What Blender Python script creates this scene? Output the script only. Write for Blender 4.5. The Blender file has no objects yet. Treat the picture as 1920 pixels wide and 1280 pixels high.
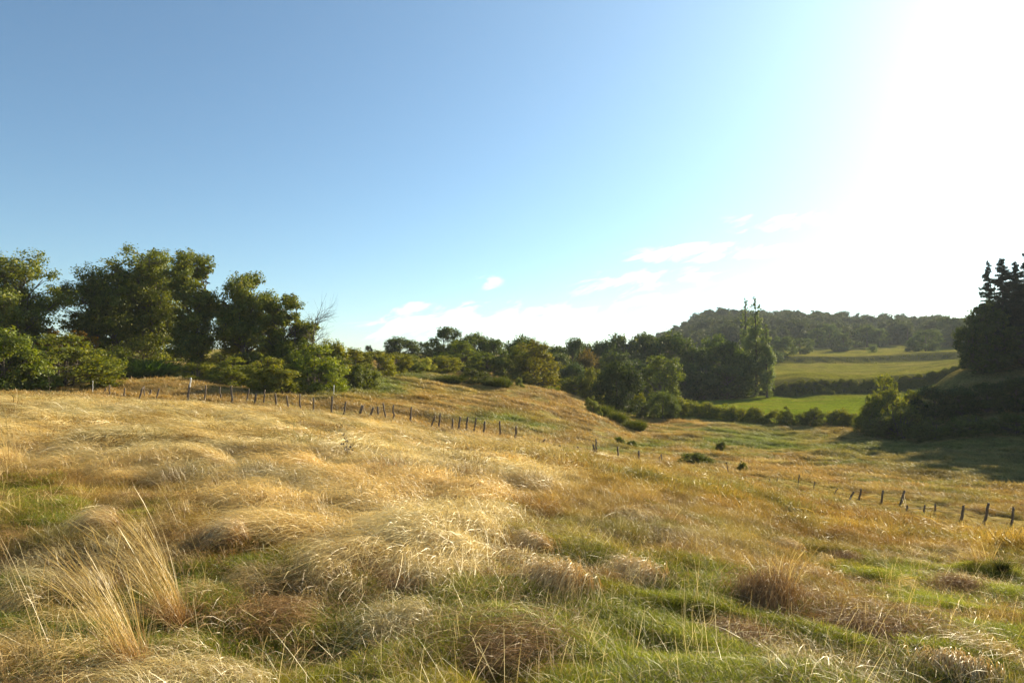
import bpy, math, random
import numpy as np
from mathutils import Vector, Matrix

# ------------------------------------------------------------------ camera
SC = bpy.context.scene
COL = SC.collection
EYE = 1.7
PITCH = math.atan(50 / 1280)
cam_d = bpy.data.cameras.new('camera')
cam_d.sensor_width = 36
cam_d.lens = 24
cam_d.clip_start = 0.05
cam_d.clip_end = 6000
cam = bpy.data.objects.new('camera', cam_d)
COL.objects.link(cam)
cam.location = (0, 0, EYE)
cam.rotation_euler = (math.pi / 2 + PITCH, 0, 0)
SC.camera = cam

# ------------------------------------------------------------------ light
SUN_AZ, SUN_EL = math.radians(46), math.radians(23)      # azimuth to the right of the view
sun_dir = Vector((math.sin(SUN_AZ) * math.cos(SUN_EL), math.cos(SUN_AZ) * math.cos(SUN_EL), math.sin(SUN_EL)))
sd = bpy.data.lights.new('sun', 'SUN')
sd.energy = 5.0
sd.angle = math.radians(0.5)
sd.color = (1.0, 0.865, 0.60)
sun = bpy.data.objects.new('sun', sd)
COL.objects.link(sun)
sun.rotation_euler = sun_dir.to_track_quat('Z', 'Y').to_euler()
sun.location = (60, 60, 60)

W = bpy.data.worlds.new('World')
SC.world = W
W.use_nodes = True
nt = W.node_tree
nt.nodes.clear()


def N(nt, typ, **kw):
    n = nt.nodes.new(typ)
    for k, v in kw.items():
        if k.startswith('i_'):
            n.inputs[k[2:].replace('_', ' ')].default_value = v
        else:
            setattr(n, k, v)
    return n


def math_node(nt, op, a, b=None, c=None, clamp=False):
    n = nt.nodes.new('ShaderNodeMath')
    n.operation = op
    n.use_clamp = clamp
    for i, v in enumerate((a, b, c)):
        if v is None:
            continue
        if isinstance(v, (int, float)):
            n.inputs[i].default_value = v
        else:
            nt.links.new(v, n.inputs[i])
    return n.outputs[0]


def maprange(nt, v, a, b, c=0.0, d=1.0, smooth=True):
    n = nt.nodes.new('ShaderNodeMapRange')
    n.interpolation_type = 'SMOOTHSTEP' if smooth else 'LINEAR'
    nt.links.new(v, n.inputs['Value'])
    for k, x in (('From Min', a), ('From Max', b), ('To Min', c), ('To Max', d)):
        n.inputs[k].default_value = x
    return n.outputs[0]


def mixcol(nt, f, a, b, blend='MIX'):
    n = nt.nodes.new('ShaderNodeMix')
    n.data_type = 'RGBA'
    n.blend_type = blend
    for sock, v in ((n.inputs[0], f), (n.inputs[6], a), (n.inputs[7], b)):
        if isinstance(v, (int, float)):
            sock.default_value = v
        elif isinstance(v, tuple):
            sock.default_value = (*v, 1) if len(v) == 3 else v
        else:
            nt.links.new(v, sock)
    return n.outputs[2]


sky = N(nt, 'ShaderNodeTexSky', sky_type='NISHITA', sun_disc=False)
sky.sun_elevation = SUN_EL
sky.sun_rotation = SUN_AZ
sky.altitude = 300
sky.air_density = 1.0
sky.dust_density = SKY_DUST = 0.4
sky.ozone_density = 2.6
tc = N(nt, 'ShaderNodeTexCoord')
sep = N(nt, 'ShaderNodeSeparateXYZ')
nt.links.new(tc.outputs['Generated'], sep.inputs[0])
# bright aureole of the sun in hazy air
dot = N(nt, 'ShaderNodeVectorMath', operation='DOT_PRODUCT')
nt.links.new(tc.outputs['Generated'], dot.inputs[0])
dot.inputs[1].default_value = sun_dir
ang = math_node(nt, 'ARCCOSINE', dot.outputs['Value'])
GLOW_A, GLOW_S = 7.0, 0.35
g = math_node(nt, 'MULTIPLY', math_node(nt, 'POWER', 2.718, math_node(nt, 'DIVIDE', ang, -GLOW_S)), GLOW_A)
gcol = N(nt, 'ShaderNodeVectorMath', operation='SCALE')
gcol.inputs[0].default_value = (0.80, 1.0, 0.98)
nt.links.new(g, gcol.inputs['Scale'])
# thin cirrus low over the hills: streaky noise in azimuth and elevation
az = math_node(nt, 'ARCTAN2', sep.outputs[0], sep.outputs[1])
el = math_node(nt, 'ARCSINE', sep.outputs[2])
comb = N(nt, 'ShaderNodeCombineXYZ')
nt.links.new(az, comb.inputs[0])
nt.links.new(el, comb.inputs[1])
mp = N(nt, 'ShaderNodeMapping')
mp.vector_type = 'TEXTURE'
mp.inputs['Rotation'].default_value = (0, 0, math.radians(17))
mp.inputs['Scale'].default_value = (0.10, 0.026, 1)
nt.links.new(comb.outputs[0], mp.inputs[0])
n1 = N(nt, 'ShaderNodeTexNoise', i_Scale=1.6, i_Detail=6.0, i_Roughness=0.6, i_Distortion=0.5)
nt.links.new(mp.outputs[0], n1.inputs['Vector'])
wisps = None
for ca_, ce_, ra_, re_, k_ in ((0.02, .06, .24, .036, 1.0), (-.125, .082, .055, .014, .9), (.27, .162, .12, .014, 1.0), (.21, .115, .13, .03, .6), (.40, .20, .10, .02, .5), (-.04, .125, .03, .012, .5)):
    u_ = math_node(nt, 'DIVIDE', math_node(nt, 'SUBTRACT', az, ca_), ra_)
    v_ = math_node(nt, 'DIVIDE', math_node(nt, 'SUBTRACT', el, ce_), re_)
    d_ = math_node(nt, 'ADD', math_node(nt, 'MULTIPLY', u_, u_), math_node(nt, 'MULTIPLY', v_, v_))
    m_ = math_node(nt, 'MULTIPLY', maprange(nt, d_, 1.6, 0.0), k_)
    wisps = m_ if wisps is None else math_node(nt, 'MAXIMUM', wisps, m_)
cl = maprange(nt, math_node(nt, 'ADD', n1.outputs[0], math_node(nt, 'MULTIPLY', wisps, .24)), 0.56, 0.80)
cl = math_node(nt, 'MULTIPLY', cl, maprange(nt, wisps, 0.0, 0.35))
ccol = N(nt, 'ShaderNodeVectorMath', operation='SCALE')
ccol.inputs[0].default_value = (4.2, 4.0, 3.7)
nt.links.new(cl, ccol.inputs['Scale'])
add1 = N(nt, 'ShaderNodeVectorMath', operation='ADD')
add2 = N(nt, 'ShaderNodeVectorMath', operation='ADD')
nt.links.new(mixcol(nt, 1.0, sky.outputs[0], (.93, 1.09, 1.09), 'MULTIPLY'), add1.inputs[0])
nt.links.new(gcol.outputs[0], add1.inputs[1])
nt.links.new(add1.outputs[0], add2.inputs[0])
nt.links.new(ccol.outputs[0], add2.inputs[1])
bg = N(nt, 'ShaderNodeBackground')
bg.inputs['Strength'].default_value = 0.0545
nt.links.new(add2.outputs[0], bg.inputs['Color'])
wo = N(nt, 'ShaderNodeOutputWorld')
nt.links.new(bg.outputs[0], wo.inputs['Surface'])

vs = SC.view_settings
vs.view_transform = 'Standard'
vs.look = 'None'
vs.gamma = 1
vs.use_curve_mapping = False
vs.exposure = 1.39
SC.render.engine = 'CYCLES'
cy = SC.cycles
cy.use_denoising = True
cy.denoiser = 'OPENIMAGEDENOISE'
cy.max_bounces = 6
cy.diffuse_bounces = 3
cy.glossy_bounces = 1
cy.transmission_bounces = 3
cy.transparent_max_bounces = 4
cy.volume_bounces = 0
cy.sample_clamp_indirect = 4
cy.use_adaptive_sampling = True
cy.adaptive_threshold = 0.02
cy.seed = 3

RNG = np.random.default_rng(7)

# ------------------------------------------------------------------ projection between photo pixels and the place
cp, sp_ = math.cos(PITCH), math.sin(PITCH)


def at(px, py, D):
    """point seen at photo pixel (px, py), D metres ahead of the camera"""
    a = (px - 960) / 1280
    b = (640 - py) / 1280
    dy = cp - b * sp_
    dz = sp_ + b * cp
    k = D / dy
    return (a * k, D, EYE + dz * k)


def proj(x, y, z):
    z = z - EYE
    f = y * cp + z * sp_
    u = -y * sp_ + z * cp
    f = np.maximum(f, 0.05)
    return 960 + 1280 * x / f, 640 - 1280 * u / f


# ------------------------------------------------------------------ numpy noise
def _hash(ix, iy, seed):
    h = (ix.astype(np.int64) * 374761393 + iy.astype(np.int64) * 668265263 + seed * 1442695041) & 0xFFFFFFFF
    h = ((h ^ (h >> 13)) * 1274126177) & 0xFFFFFFFF
    return ((h ^ (h >> 16)) & 0xFFFFFF) / float(0xFFFFFF)


def vnoise(x, y, seed=0):
    x = np.asarray(x, float); y = np.asarray(y, float)
    ix = np.floor(x); iy = np.floor(y)
    fx = x - ix; fy = y - iy
    fx = fx * fx * fx * (fx * (fx * 6 - 15) + 10); fy = fy * fy * fy * (fy * (fy * 6 - 15) + 10)
    a = _hash(ix, iy, seed); b = _hash(ix + 1, iy, seed)
    c = _hash(ix, iy + 1, seed); d = _hash(ix + 1, iy + 1, seed)
    return (a * (1 - fx) + b * fx) * (1 - fy) + (c * (1 - fx) + d * fx) * fy


def fbm(x, y, seed=0, octv=3):
    s = 0; amp = 0.5; tot = 0
    for k in range(octv):
        s = s + amp * vnoise(x * 2 ** k + 13.7 * k, y * 2 ** k - 7.1 * k, seed + k)
        tot += amp; amp *= 0.5
    return s / tot


def sstep(x, a, b):
    t = np.clip((x - a) / (b - a), 0, 1)
    return t * t * (3 - 2 * t)


# ------------------------------------------------------------------ terrain heights
CT = []          # (theta, r, z)


def ctl(px, D, py=None, z=None):
    x = (px - 960) / 1280 * D
    if z is None:
        p = at(px, py, D)
        x, z = p[0], p[2]
    CT.append((math.atan2(x, D), math.hypot(x, D), z))


near = {  # px: [(D, z above the ground at the camera's feet)]
    -900: [(2, 0), (4, .02), (10, .25), (20, .45), (42, .7)],
    0: [(2, 0), (4, 0), (10, .05), (20, .05), (30, .02)],
    320: [(4, 0), (10, 0), (20, -.1), (30, -.25)],
    640: [(2, 0), (4, -.02), (10, -.15), (20, -.5), (30, -.85)],
    960: [(4, -.06), (10, -.4), (20, -1.15), (30, -1.9)],
    1280: [(2, -.02), (4, -.12), (10, -.75), (20, -1.9), (30, -2.9)],
    1600: [(4, -.2), (10, -1.2), (20, -2.9), (28, -4.0)],
    1900: [(2, -.05), (4, -.3), (8, -1.0), (15, -2.3), (20, -3.3)],
    2600: [(4, -.5), (8, -1.4), (15, -3.1), (28, -5.5)],
}
for px, l in near.items():
    for D, z in l:
        ctl(px, D, z=z)
far = {  # px: [(D, photo row of the ground there)]
    -900: [(60, 690), (80, 660), (120, 640), (170, 630)],
    0: [(42, 743), (50, 733), (60, 712), (80, 688), (120, 668), (170, 658), (400, 664), (900, 680)],
    250: [(45, 748), (52, 727), (57, 711), (80, 688), (120, 668), (170, 658), (400, 664), (900, 680)],
    400: [(46, 757), (52, 736), (60, 713), (80, 690), (120, 668), (170, 658), (400, 664)],
    540: [(46, 765), (52, 745), (62, 722)],
    640: [(47, 776), (53, 750), (65, 722), (80, 700), (110, 680), (160, 670), (400, 664), (900, 680)],
    725: [(47, 786)],
    800: [(48, 800), (55, 768), (70, 725), (90, 699), (120, 681), (160, 672), (400, 664)],
    890: [(47, 811), (56, 782), (72, 740)],
    960: [(47, 825), (56, 797), (70, 757), (85, 727), (95, 720), (130, 705), (200, 688), (400, 664), (900, 670)],
    1050: [(44, 842), (56, 818), (70, 780), (82, 743), (92, 740)],
    1120: [(43, 851), (56, 832), (66, 810), (80, 775), (90, 764), (110, 768), (160, 740), (300, 690), (420, 668), (550, 662), (900, 668)],
    1200: [(42, 869), (56, 847), (70, 822), (84, 798), (92, 790), (160, 738), (300, 688), (420, 662), (550, 652), (900, 664)],
    1280: [(41, 876), (60, 842), (80, 814), (98, 787), (105, 776), (130, 757), (150, 747), (200, 715), (300, 672), (400, 645), (550, 618), (900, 640)],
    1365: [(41, 888)],
    1500: [(40, 904), (60, 862), (80, 828), (95, 801), (105, 784), (122, 766), (150, 742), (158, 723), (200, 703), (250, 682), (262, 676), (330, 656), (390, 641), (470, 622), (580, 612), (900, 640)],
    1600: [(37, 930), (50, 885), (66, 850), (88, 812), (105, 782), (125, 765)],
    1690: [(34, 946), (48, 895), (65, 858), (84, 824), (98, 795), (118, 762), (150, 735), (163, 714), (200, 698), (250, 678), (330, 652), (390, 644), (470, 630), (580, 615)],
    1780: [(32, 962), (46, 905), (60, 872), (76, 830), (92, 760), (103, 703), (114, 708), (150, 715), (200, 690), (260, 668), (330, 650), (470, 630)],
    1850: [(30, 983), (45, 912), (60, 876), (75, 825), (92, 735), (108, 672), (125, 678), (260, 665), (470, 630)],
    1900: [(29, 992), (44, 918), (60, 878), (75, 820), (92, 722), (110, 655), (130, 655), (260, 655), (470, 630), (900, 640)],
    2100: [(28, 1000), (44, 930), (58, 885), (75, 810), (92, 700), (115, 610), (150, 580), (300, 600)],
    2700: [(44, 905), (60, 850), (80, 740), (110, 610), (200, 560)],
}
for px, l in far.items():
    for D, py in l:
        ctl(px, D, py=py)
for th, r, z in [(110, 10, 1.0), (180, 10, .4), (-110, 10, .6), (110, 60, -2), (180, 60, 2), (-110, 60, 4), (179, 400, 8),
                 (110, 400, 10), (-110, 400, 20), (-179, 60, 2), (-179, 400, 8), (-179, 1500, 5), (179, 1500, 5), (90, 1500, 5),
                 (-90, 1500, 5), (-25, 1500, 10), (0, 1500, 10), (25, 1500, 20), (45, 1500, 20)]:
    CT.append((math.radians(th), r, z))
CT = np.array(CT)
KA = 3.0
ca = np.stack([CT[:, 0] * KA, np.log(CT[:, 1])], 1)
cq = CT[:, 2] / (CT[:, 1] + 15)


def _tps(d2):
    return np.where(d2 > 1e-12, 0.5 * d2 * np.log(np.maximum(d2, 1e-12)), 0)


n_ = len(ca)
K_ = _tps(((ca[:, None] - ca[None]) ** 2).sum(-1)) + np.eye(n_) * 2e-4
P_ = np.concatenate([np.ones((n_, 1)), ca], 1)
A_ = np.block([[K_, P_], [P_.T, np.zeros((3, 3))]])
SOL = np.linalg.solve(A_, np.concatenate([cq, np.zeros(3)]))

MOUND = []        # foreground hummocks: (x, y, radius, height)


def base_height(x, y):
    x = np.asarray(x, float); y = np.asarray(y, float)
    shp = x.shape
    x = x.ravel(); y = y.ravel()
    out = np.empty(len(x))
    for i in range(0, len(x), 20000):
        xs, ys = x[i:i + 20000], y[i:i + 20000]
        r = np.hypot(xs, ys); th = np.arctan2(xs, ys)
        rr = np.maximum(r, 2.0)
        q = np.stack([th * KA, np.log(rr)], 1)
        v = _tps(((q[:, None] - ca[None]) ** 2).sum(-1)) @ SOL[:n_] + SOL[n_] + q @ SOL[n_ + 1:]
        z = v * (rr + 15)
        out[i:i + 20000] = z * np.minimum(r / 2.0, 1) ** 2
    return out.reshape(shp)


def height(x, y):
    x = np.asarray(x, float); y = np.asarray(y, float)
    z = base_height(x, y)
    r = np.hypot(x, y)
    # lumpy lodged meadow, swells running across the slope
    nearw = sstep(r, 3, 7) * (1 - sstep(r, 30, 60))
    z = z + nearw * 0.11 * (fbm(x * 0.55 + 3, y * 0.9, 11, 3) - 0.5) * 1.6
    z = z + (1 - sstep(r, 36, 50)) * sstep(r, 2, 4) * (0.09 + .08 * sstep(r, 7, 13)) * (1 - 2 * np.abs(fbm(x * .9 + y * .5, y * 1.5 - x * .3, 21, 3) - 0.5) * 2.6)
    z = z + (1 - sstep(r, 30, 50)) * sstep(r, 2, 4) * (0.07 + .04 * sstep(r, 7, 13)) * (fbm(x * 2.3, y * 3.1, 23, 2) - 0.5) * 1.6
    midw = sstep(r, 40, 60) * (1 - sstep(r, 115, 135))
    z = z + midw * 0.55 * (fbm(x * 0.11, y * 0.19, 31, 4) - 0.5) * 1.5
    z = z + midw * 0.5 * (fbm(x * 0.35, y * 0.9, 37, 3) - 0.5)
    # dry bank before the left copse, scrub banks between the fields
    z = z + .55 * np.exp(-((x + 27) / 5.5) ** 2 - ((y - 53) / 3.0) ** 2)
    rf = sstep(x, 48, 60)
    c1 = 152 + 4 * (fbm(x * .05, y * 0 + 3.3, 33, 2) - .5) * 2
    z = z + rf * 1.9 * sstep(y, c1 - 1.6, c1 + 1.6) * (1 - sstep(y, c1 + 4, c1 + 46))
    c2 = 256 + 5 * (fbm(x * .04, y * 0 + 7.3, 35, 2) - .5) * 2
    z = z + rf * 1.6 * sstep(y, c2 - 2, c2 + 2) * (1 - sstep(y, c2 + 5, c2 + 60))
    farw = sstep(r, 135, 200) * (1 - sstep(r, 700, 900))
    z = z + farw * 2.0 * (fbm(x * 0.03, y * 0.06, 41, 3) - 0.5)
    for mx, my, mr, mh in MOUND:
        z = z + mh * .45 * np.exp(-(((x - mx) / mr) ** 2 + ((y - my) / (mr * .7)) ** 2))
    return z


def ground_hit(px, py):
    """first ground point along the sight line of a photo pixel"""
    D = np.geomspace(2.5, 600, 900)
    a = (px - 960) / 1280; b = (640 - py) / 1280
    dy = cp - b * sp_; dz = sp_ + b * cp
    k = D / dy
    z = EYE + dz * k
    h = height(a * k, D)
    i = int(np.argmax(h >= z))
    return float(a * k[i]), float(D[i]), float(h[i])


# ------------------------------------------------------------------ mesh helpers
def mesh_from(name, verts, faces, mats=(), attrs=None, mat_idx=None, smooth=False):
    """verts (n,3); faces list of arrays (m,3) or (m,4)"""
    me = bpy.data.meshes.new(name)
    if not isinstance(faces, list):
        faces = [faces]
    verts = np.asarray(verts, np.float32)
    me.vertices.add(len(verts))
    me.vertices.foreach_set('co', verts.ravel())
    sizes = np.concatenate([np.full(len(f), f.shape[1], np.int32) for f in faces])
    flat = np.concatenate([np.asarray(f, np.int32).ravel() for f in faces])
    me.loops.add(len(flat))
    me.polygons.add(len(sizes))
    me.loops.foreach_set('vertex_index', flat)
    starts = np.concatenate([[0], np.cumsum(sizes)[:-1]]).astype(np.int32)
    me.polygons.foreach_set('loop_start', starts)
    for m in mats:
        me.materials.append(m)
    if mat_idx is not None:
        me.polygons.foreach_set('material_index', np.asarray(mat_idx, np.int32))
    if smooth:
        me.polygons.foreach_set('use_smooth', np.ones(len(sizes), bool))
    for k, v in (attrs or {}).items():
        v = np.asarray(v, np.float32)
        if v.ndim == 1:
            me.attributes.new(k, 'FLOAT', 'POINT').data.foreach_set('value', v)
        elif v.shape[1] == 4:
            me.attributes.new(k, 'FLOAT_COLOR', 'POINT').data.foreach_set('color', v.ravel())
        else:
            me.attributes.new(k, 'FLOAT_VECTOR', 'POINT').data.foreach_set('vector', v.ravel())
    me.update(calc_edges=True)
    return me


def link(name, me, parent=None, loc=None):
    o = bpy.data.objects.new(name, me)
    COL.objects.link(o)
    if parent is not None:
        o.parent = parent
    if loc is not None:
        o.location = loc
    return o


def tag(o, label=None, cat=None, group=None, kind=None):
    if label: o['label'] = label
    if cat: o['category'] = cat
    if group: o['group'] = group
    if kind: o['kind'] = kind
    return o


def tube(path, rad, sides=6):
    path = np.asarray(path, float); rad = np.asarray(rad, float)
    k = len(path)
    t = np.gradient(path, axis=0)
    t /= np.linalg.norm(t, axis=1, keepdims=True) + 1e-9
    ref = np.array([0.3, 0.2, 1.0]) if abs(t[0, 2]) < 0.8 else np.array([1.0, 0.1, 0])
    u = np.cross(t, ref); u /= np.linalg.norm(u, axis=1, keepdims=True) + 1e-9
    v = np.cross(t, u)
    a = np.linspace(0, 2 * np.pi, sides, endpoint=False)
    V = path[:, None] + rad[:, None, None] * (np.cos(a)[None, :, None] * u[:, None] + np.sin(a)[None, :, None] * v[:, None])
    V = V.reshape(-1, 3)
    i = np.arange(k - 1)[:, None] * sides; j = np.arange(sides)[None]
    j2 = (j + 1) % sides
    F = np.stack([i + j, i + j2, i + sides + j2, i + sides + j], -1).reshape(-1, 4)
    return V, F


class Bag:
    def __init__(s):
        s.v = []; s.f = []; s.n = 0

    def add(s, V, F):
        s.v.append(V); s.f.append(F + s.n); s.n += len(V)

    def get(s):
        return np.concatenate(s.v), np.concatenate(s.f)


# ------------------------------------------------------------------ materials
def new_mat(name):
    m = bpy.data.materials.new(name)
    m.use_nodes = True
    m.node_tree.nodes.clear()
    return m, m.node_tree


def ramp(nt, fac, stops):
    r = nt.nodes.new('ShaderNodeValToRGB')
    e = r.color_ramp.elements
    while len(e) < len(stops):
        e.new(0.5)
    for k, (p, c) in enumerate(stops):
        e[k].position = p
        e[k].color = (*c, 1)
    nt.links.new(fac, r.inputs[0])
    return r.outputs[0]


def plant_shader(nt, col, trans=0.4, gloss=0.06, rough=0.5, tcol=(1.25, 1.15, 0.6)):
    d = N(nt, 'ShaderNodeBsdfDiffuse')
    t = N(nt, 'ShaderNodeBsdfTranslucent')
    nt.links.new(col, d.inputs[0])
    nt.links.new(mixcol(nt, 1.0, col, tcol, 'MULTIPLY'), t.inputs[0])
    m = N(nt, 'ShaderNodeMixShader', i_Fac=trans)
    nt.links.new(d.outputs[0], m.inputs[1])
    nt.links.new(t.outputs[0], m.inputs[2])
    gl = N(nt, 'ShaderNodeBsdfGlossy', i_Roughness=rough)
    gl.inputs[0].default_value = (1, 1, 1, 1)
    m2 = N(nt, 'ShaderNodeMixShader', i_Fac=gloss)
    nt.links.new(m.outputs[0], m2.inputs[1])
    nt.links.new(gl.outputs[0], m2.inputs[2])
    o = N(nt, 'ShaderNodeOutputMaterial')
    nt.links.new(m2.outputs[0], o.inputs[0])


def leaf_mat(name, c0, c1, c2, trans=0.4, gloss=0.018):
    m, nt = new_mat(name)
    a = N(nt, 'ShaderNodeAttribute', attribute_name='rnd')
    c = ramp(nt, a.outputs['Fac'], [(0.0, c0), (0.6, c1), (1.0, c2)])
    oi = N(nt, 'ShaderNodeObjectInfo')
    c = mixcol(nt, 1.0, c, oi.outputs['Color'], 'MULTIPLY')
    plant_shader(nt, c, trans, gloss)
    return m


def grass_mat(name, c0, c1, c2, base, trans=0.35, gloss=0.05, inst=True):
    m, nt = new_mat(name)
    a = N(nt, 'ShaderNodeAttribute', attribute_name='rnd')
    c = ramp(nt, a.outputs['Fac'], [(0.0, c0), (0.5, c1), (1.0, c2)])
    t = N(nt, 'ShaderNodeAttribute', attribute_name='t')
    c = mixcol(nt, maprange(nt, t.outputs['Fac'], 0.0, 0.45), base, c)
    if inst:
        tint = N(nt, 'ShaderNodeAttribute', attribute_name='tint', attribute_type='INSTANCER')
        c = mixcol(nt, 1.0, c, tint.outputs['Color'], 'MULTIPLY')
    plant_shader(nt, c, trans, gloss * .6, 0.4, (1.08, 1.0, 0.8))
    return m


def wood_mat(name, a, b, scale=6.0):
    m, nt = new_mat(name)
    tc = N(nt, 'ShaderNodeTexCoord')
    mp = N(nt, 'ShaderNodeMapping')
    mp.inputs['Scale'].default_value = (scale, scale, scale * 0.15)
    nt.links.new(tc.outputs['Object'], mp.inputs[0])
    n = N(nt, 'ShaderNodeTexNoise', i_Scale=2.0, i_Detail=5.0)
    nt.links.new(mp.outputs[0], n.inputs['Vector'])
    c = ramp(nt, n.outputs[0], [(0.3, a), (0.7, b)])
    p = N(nt, 'ShaderNodeBsdfPrincipled', i_Roughness=0.9)
    nt.links.new(c, p.inputs['Base Color'])
    bp = N(nt, 'ShaderNodeBump', i_Strength=0.5, i_Distance=0.02)
    nt.links.new(n.outputs[0], bp.inputs['Height'])
    nt.links.new(bp.outputs[0], p.inputs['Normal'])
    o = N(nt, 'ShaderNodeOutputMaterial')
    nt.links.new(p.outputs[0], o.inputs[0])
    return m


M_OAK = leaf_mat('oak_leaves', (.055, .08, .010), (.155, .185, .018), (.31, .29, .035), 0.46)
M_BUSH = leaf_mat('bush_leaves', (.07, .095, .011), (.175, .20, .02), (.31, .29, .035), 0.48)
M_DARK = leaf_mat('dark_leaves', (.035, .055, .009), (.085, .12, .014), (.18, .20, .03), 0.38)
M_FAR = leaf_mat('far_leaves', (.035, .052, .014), (.06, .082, .02), (.10, .12, .03), 0.35)
M_CON = leaf_mat('conifer_needles', (.012, .022, .010), (.022, .036, .014), (.04, .055, .02), 0.15, 0.03)
M_BARK = wood_mat('bark', (.05, .04, .03), (.13, .105, .08))
M_POST = wood_mat('weathered_post_wood', (.06, .043, .028), (.20, .15, .10), 14)
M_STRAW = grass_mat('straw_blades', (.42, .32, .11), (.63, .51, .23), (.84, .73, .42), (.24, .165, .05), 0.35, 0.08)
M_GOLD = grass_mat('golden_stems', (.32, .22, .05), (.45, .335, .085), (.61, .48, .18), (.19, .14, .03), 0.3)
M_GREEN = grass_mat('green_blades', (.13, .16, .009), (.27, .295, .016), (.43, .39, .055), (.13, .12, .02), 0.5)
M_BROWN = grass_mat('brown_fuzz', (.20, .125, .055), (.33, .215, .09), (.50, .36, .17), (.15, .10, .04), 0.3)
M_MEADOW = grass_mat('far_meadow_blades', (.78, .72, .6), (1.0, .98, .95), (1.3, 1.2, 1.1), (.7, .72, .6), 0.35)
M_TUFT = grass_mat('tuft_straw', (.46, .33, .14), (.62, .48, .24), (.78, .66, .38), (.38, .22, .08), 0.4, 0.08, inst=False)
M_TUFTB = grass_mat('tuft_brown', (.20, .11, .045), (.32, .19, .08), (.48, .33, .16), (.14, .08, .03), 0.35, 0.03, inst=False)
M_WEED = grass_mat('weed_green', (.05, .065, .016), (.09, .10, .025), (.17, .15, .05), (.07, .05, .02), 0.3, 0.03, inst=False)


# ------------------------------------------------------------------ what grows where
def lerp3(a, b, w):
    return a * (1 - w[:, None]) + np.asarray(b)[None] * w[:, None]


GREEN_SPOTS = [  # photo px, py, rx, ry, weight : fresh green patches in the near meadow
    (60, 950, 110, 45, 1), (40, 1180, 130, 90, 1), (150, 860, 40, 12, .9), (400, 1035, 80, 28, 1), (290, 960, 80, 25, .5),
    (690, 1130, 110, 35, 1), (900, 1130, 100, 26, 1), (540, 1215, 170, 45, .9), (610, 1120, 60, 30, .8), (470, 935, 60, 16, .6),
    (1120, 1060, 70, 26, .7), (1290, 1110, 110, 40, .8), (1330, 1180, 160, 40, .9), (1640, 1075, 110, 22, .6), (1770, 1160, 90, 22, .9),
    (1560, 1235, 150, 40, .8), (1860, 1010, 80, 14, .8), (1000, 1160, 90, 22, .8), (1800, 1240, 90, 30, .7), (820, 1230, 110, 45, .8),
    (340, 820, 60, 9, .6), (760, 845, 50, 8, .5), (1250, 985, 60, 22, .5), (1480, 985, 80, 16, .4), (240, 1100, 110, 60, .6), (1900, 1090, 60, 25, .6),
    (1150, 1240, 120, 40, .6)]
MID_GREEN = [(690, 722, 90, 20, 1), (770, 703, 60, 8, .9), (620, 735, 40, 12, .8), (930, 785, 80, 12, .8), (1010, 800, 60, 10, .7), (1430, 822, 120, 22, .9),
             (1140, 850, 70, 16, .7), (1600, 845, 90, 20, .6), (1220, 835, 40, 12, .6), (1850, 945, 120, 12, .6), (860, 735, 60, 8, .35)]


def spots(px, py, S):
    w = np.zeros(len(px))
    for cx, cy, rx, ry, k in S:
        w = np.maximum(w, k * np.exp(-(((px - cx) / rx) ** 2 + ((py - cy) / ry) ** 2)))
    return w


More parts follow.
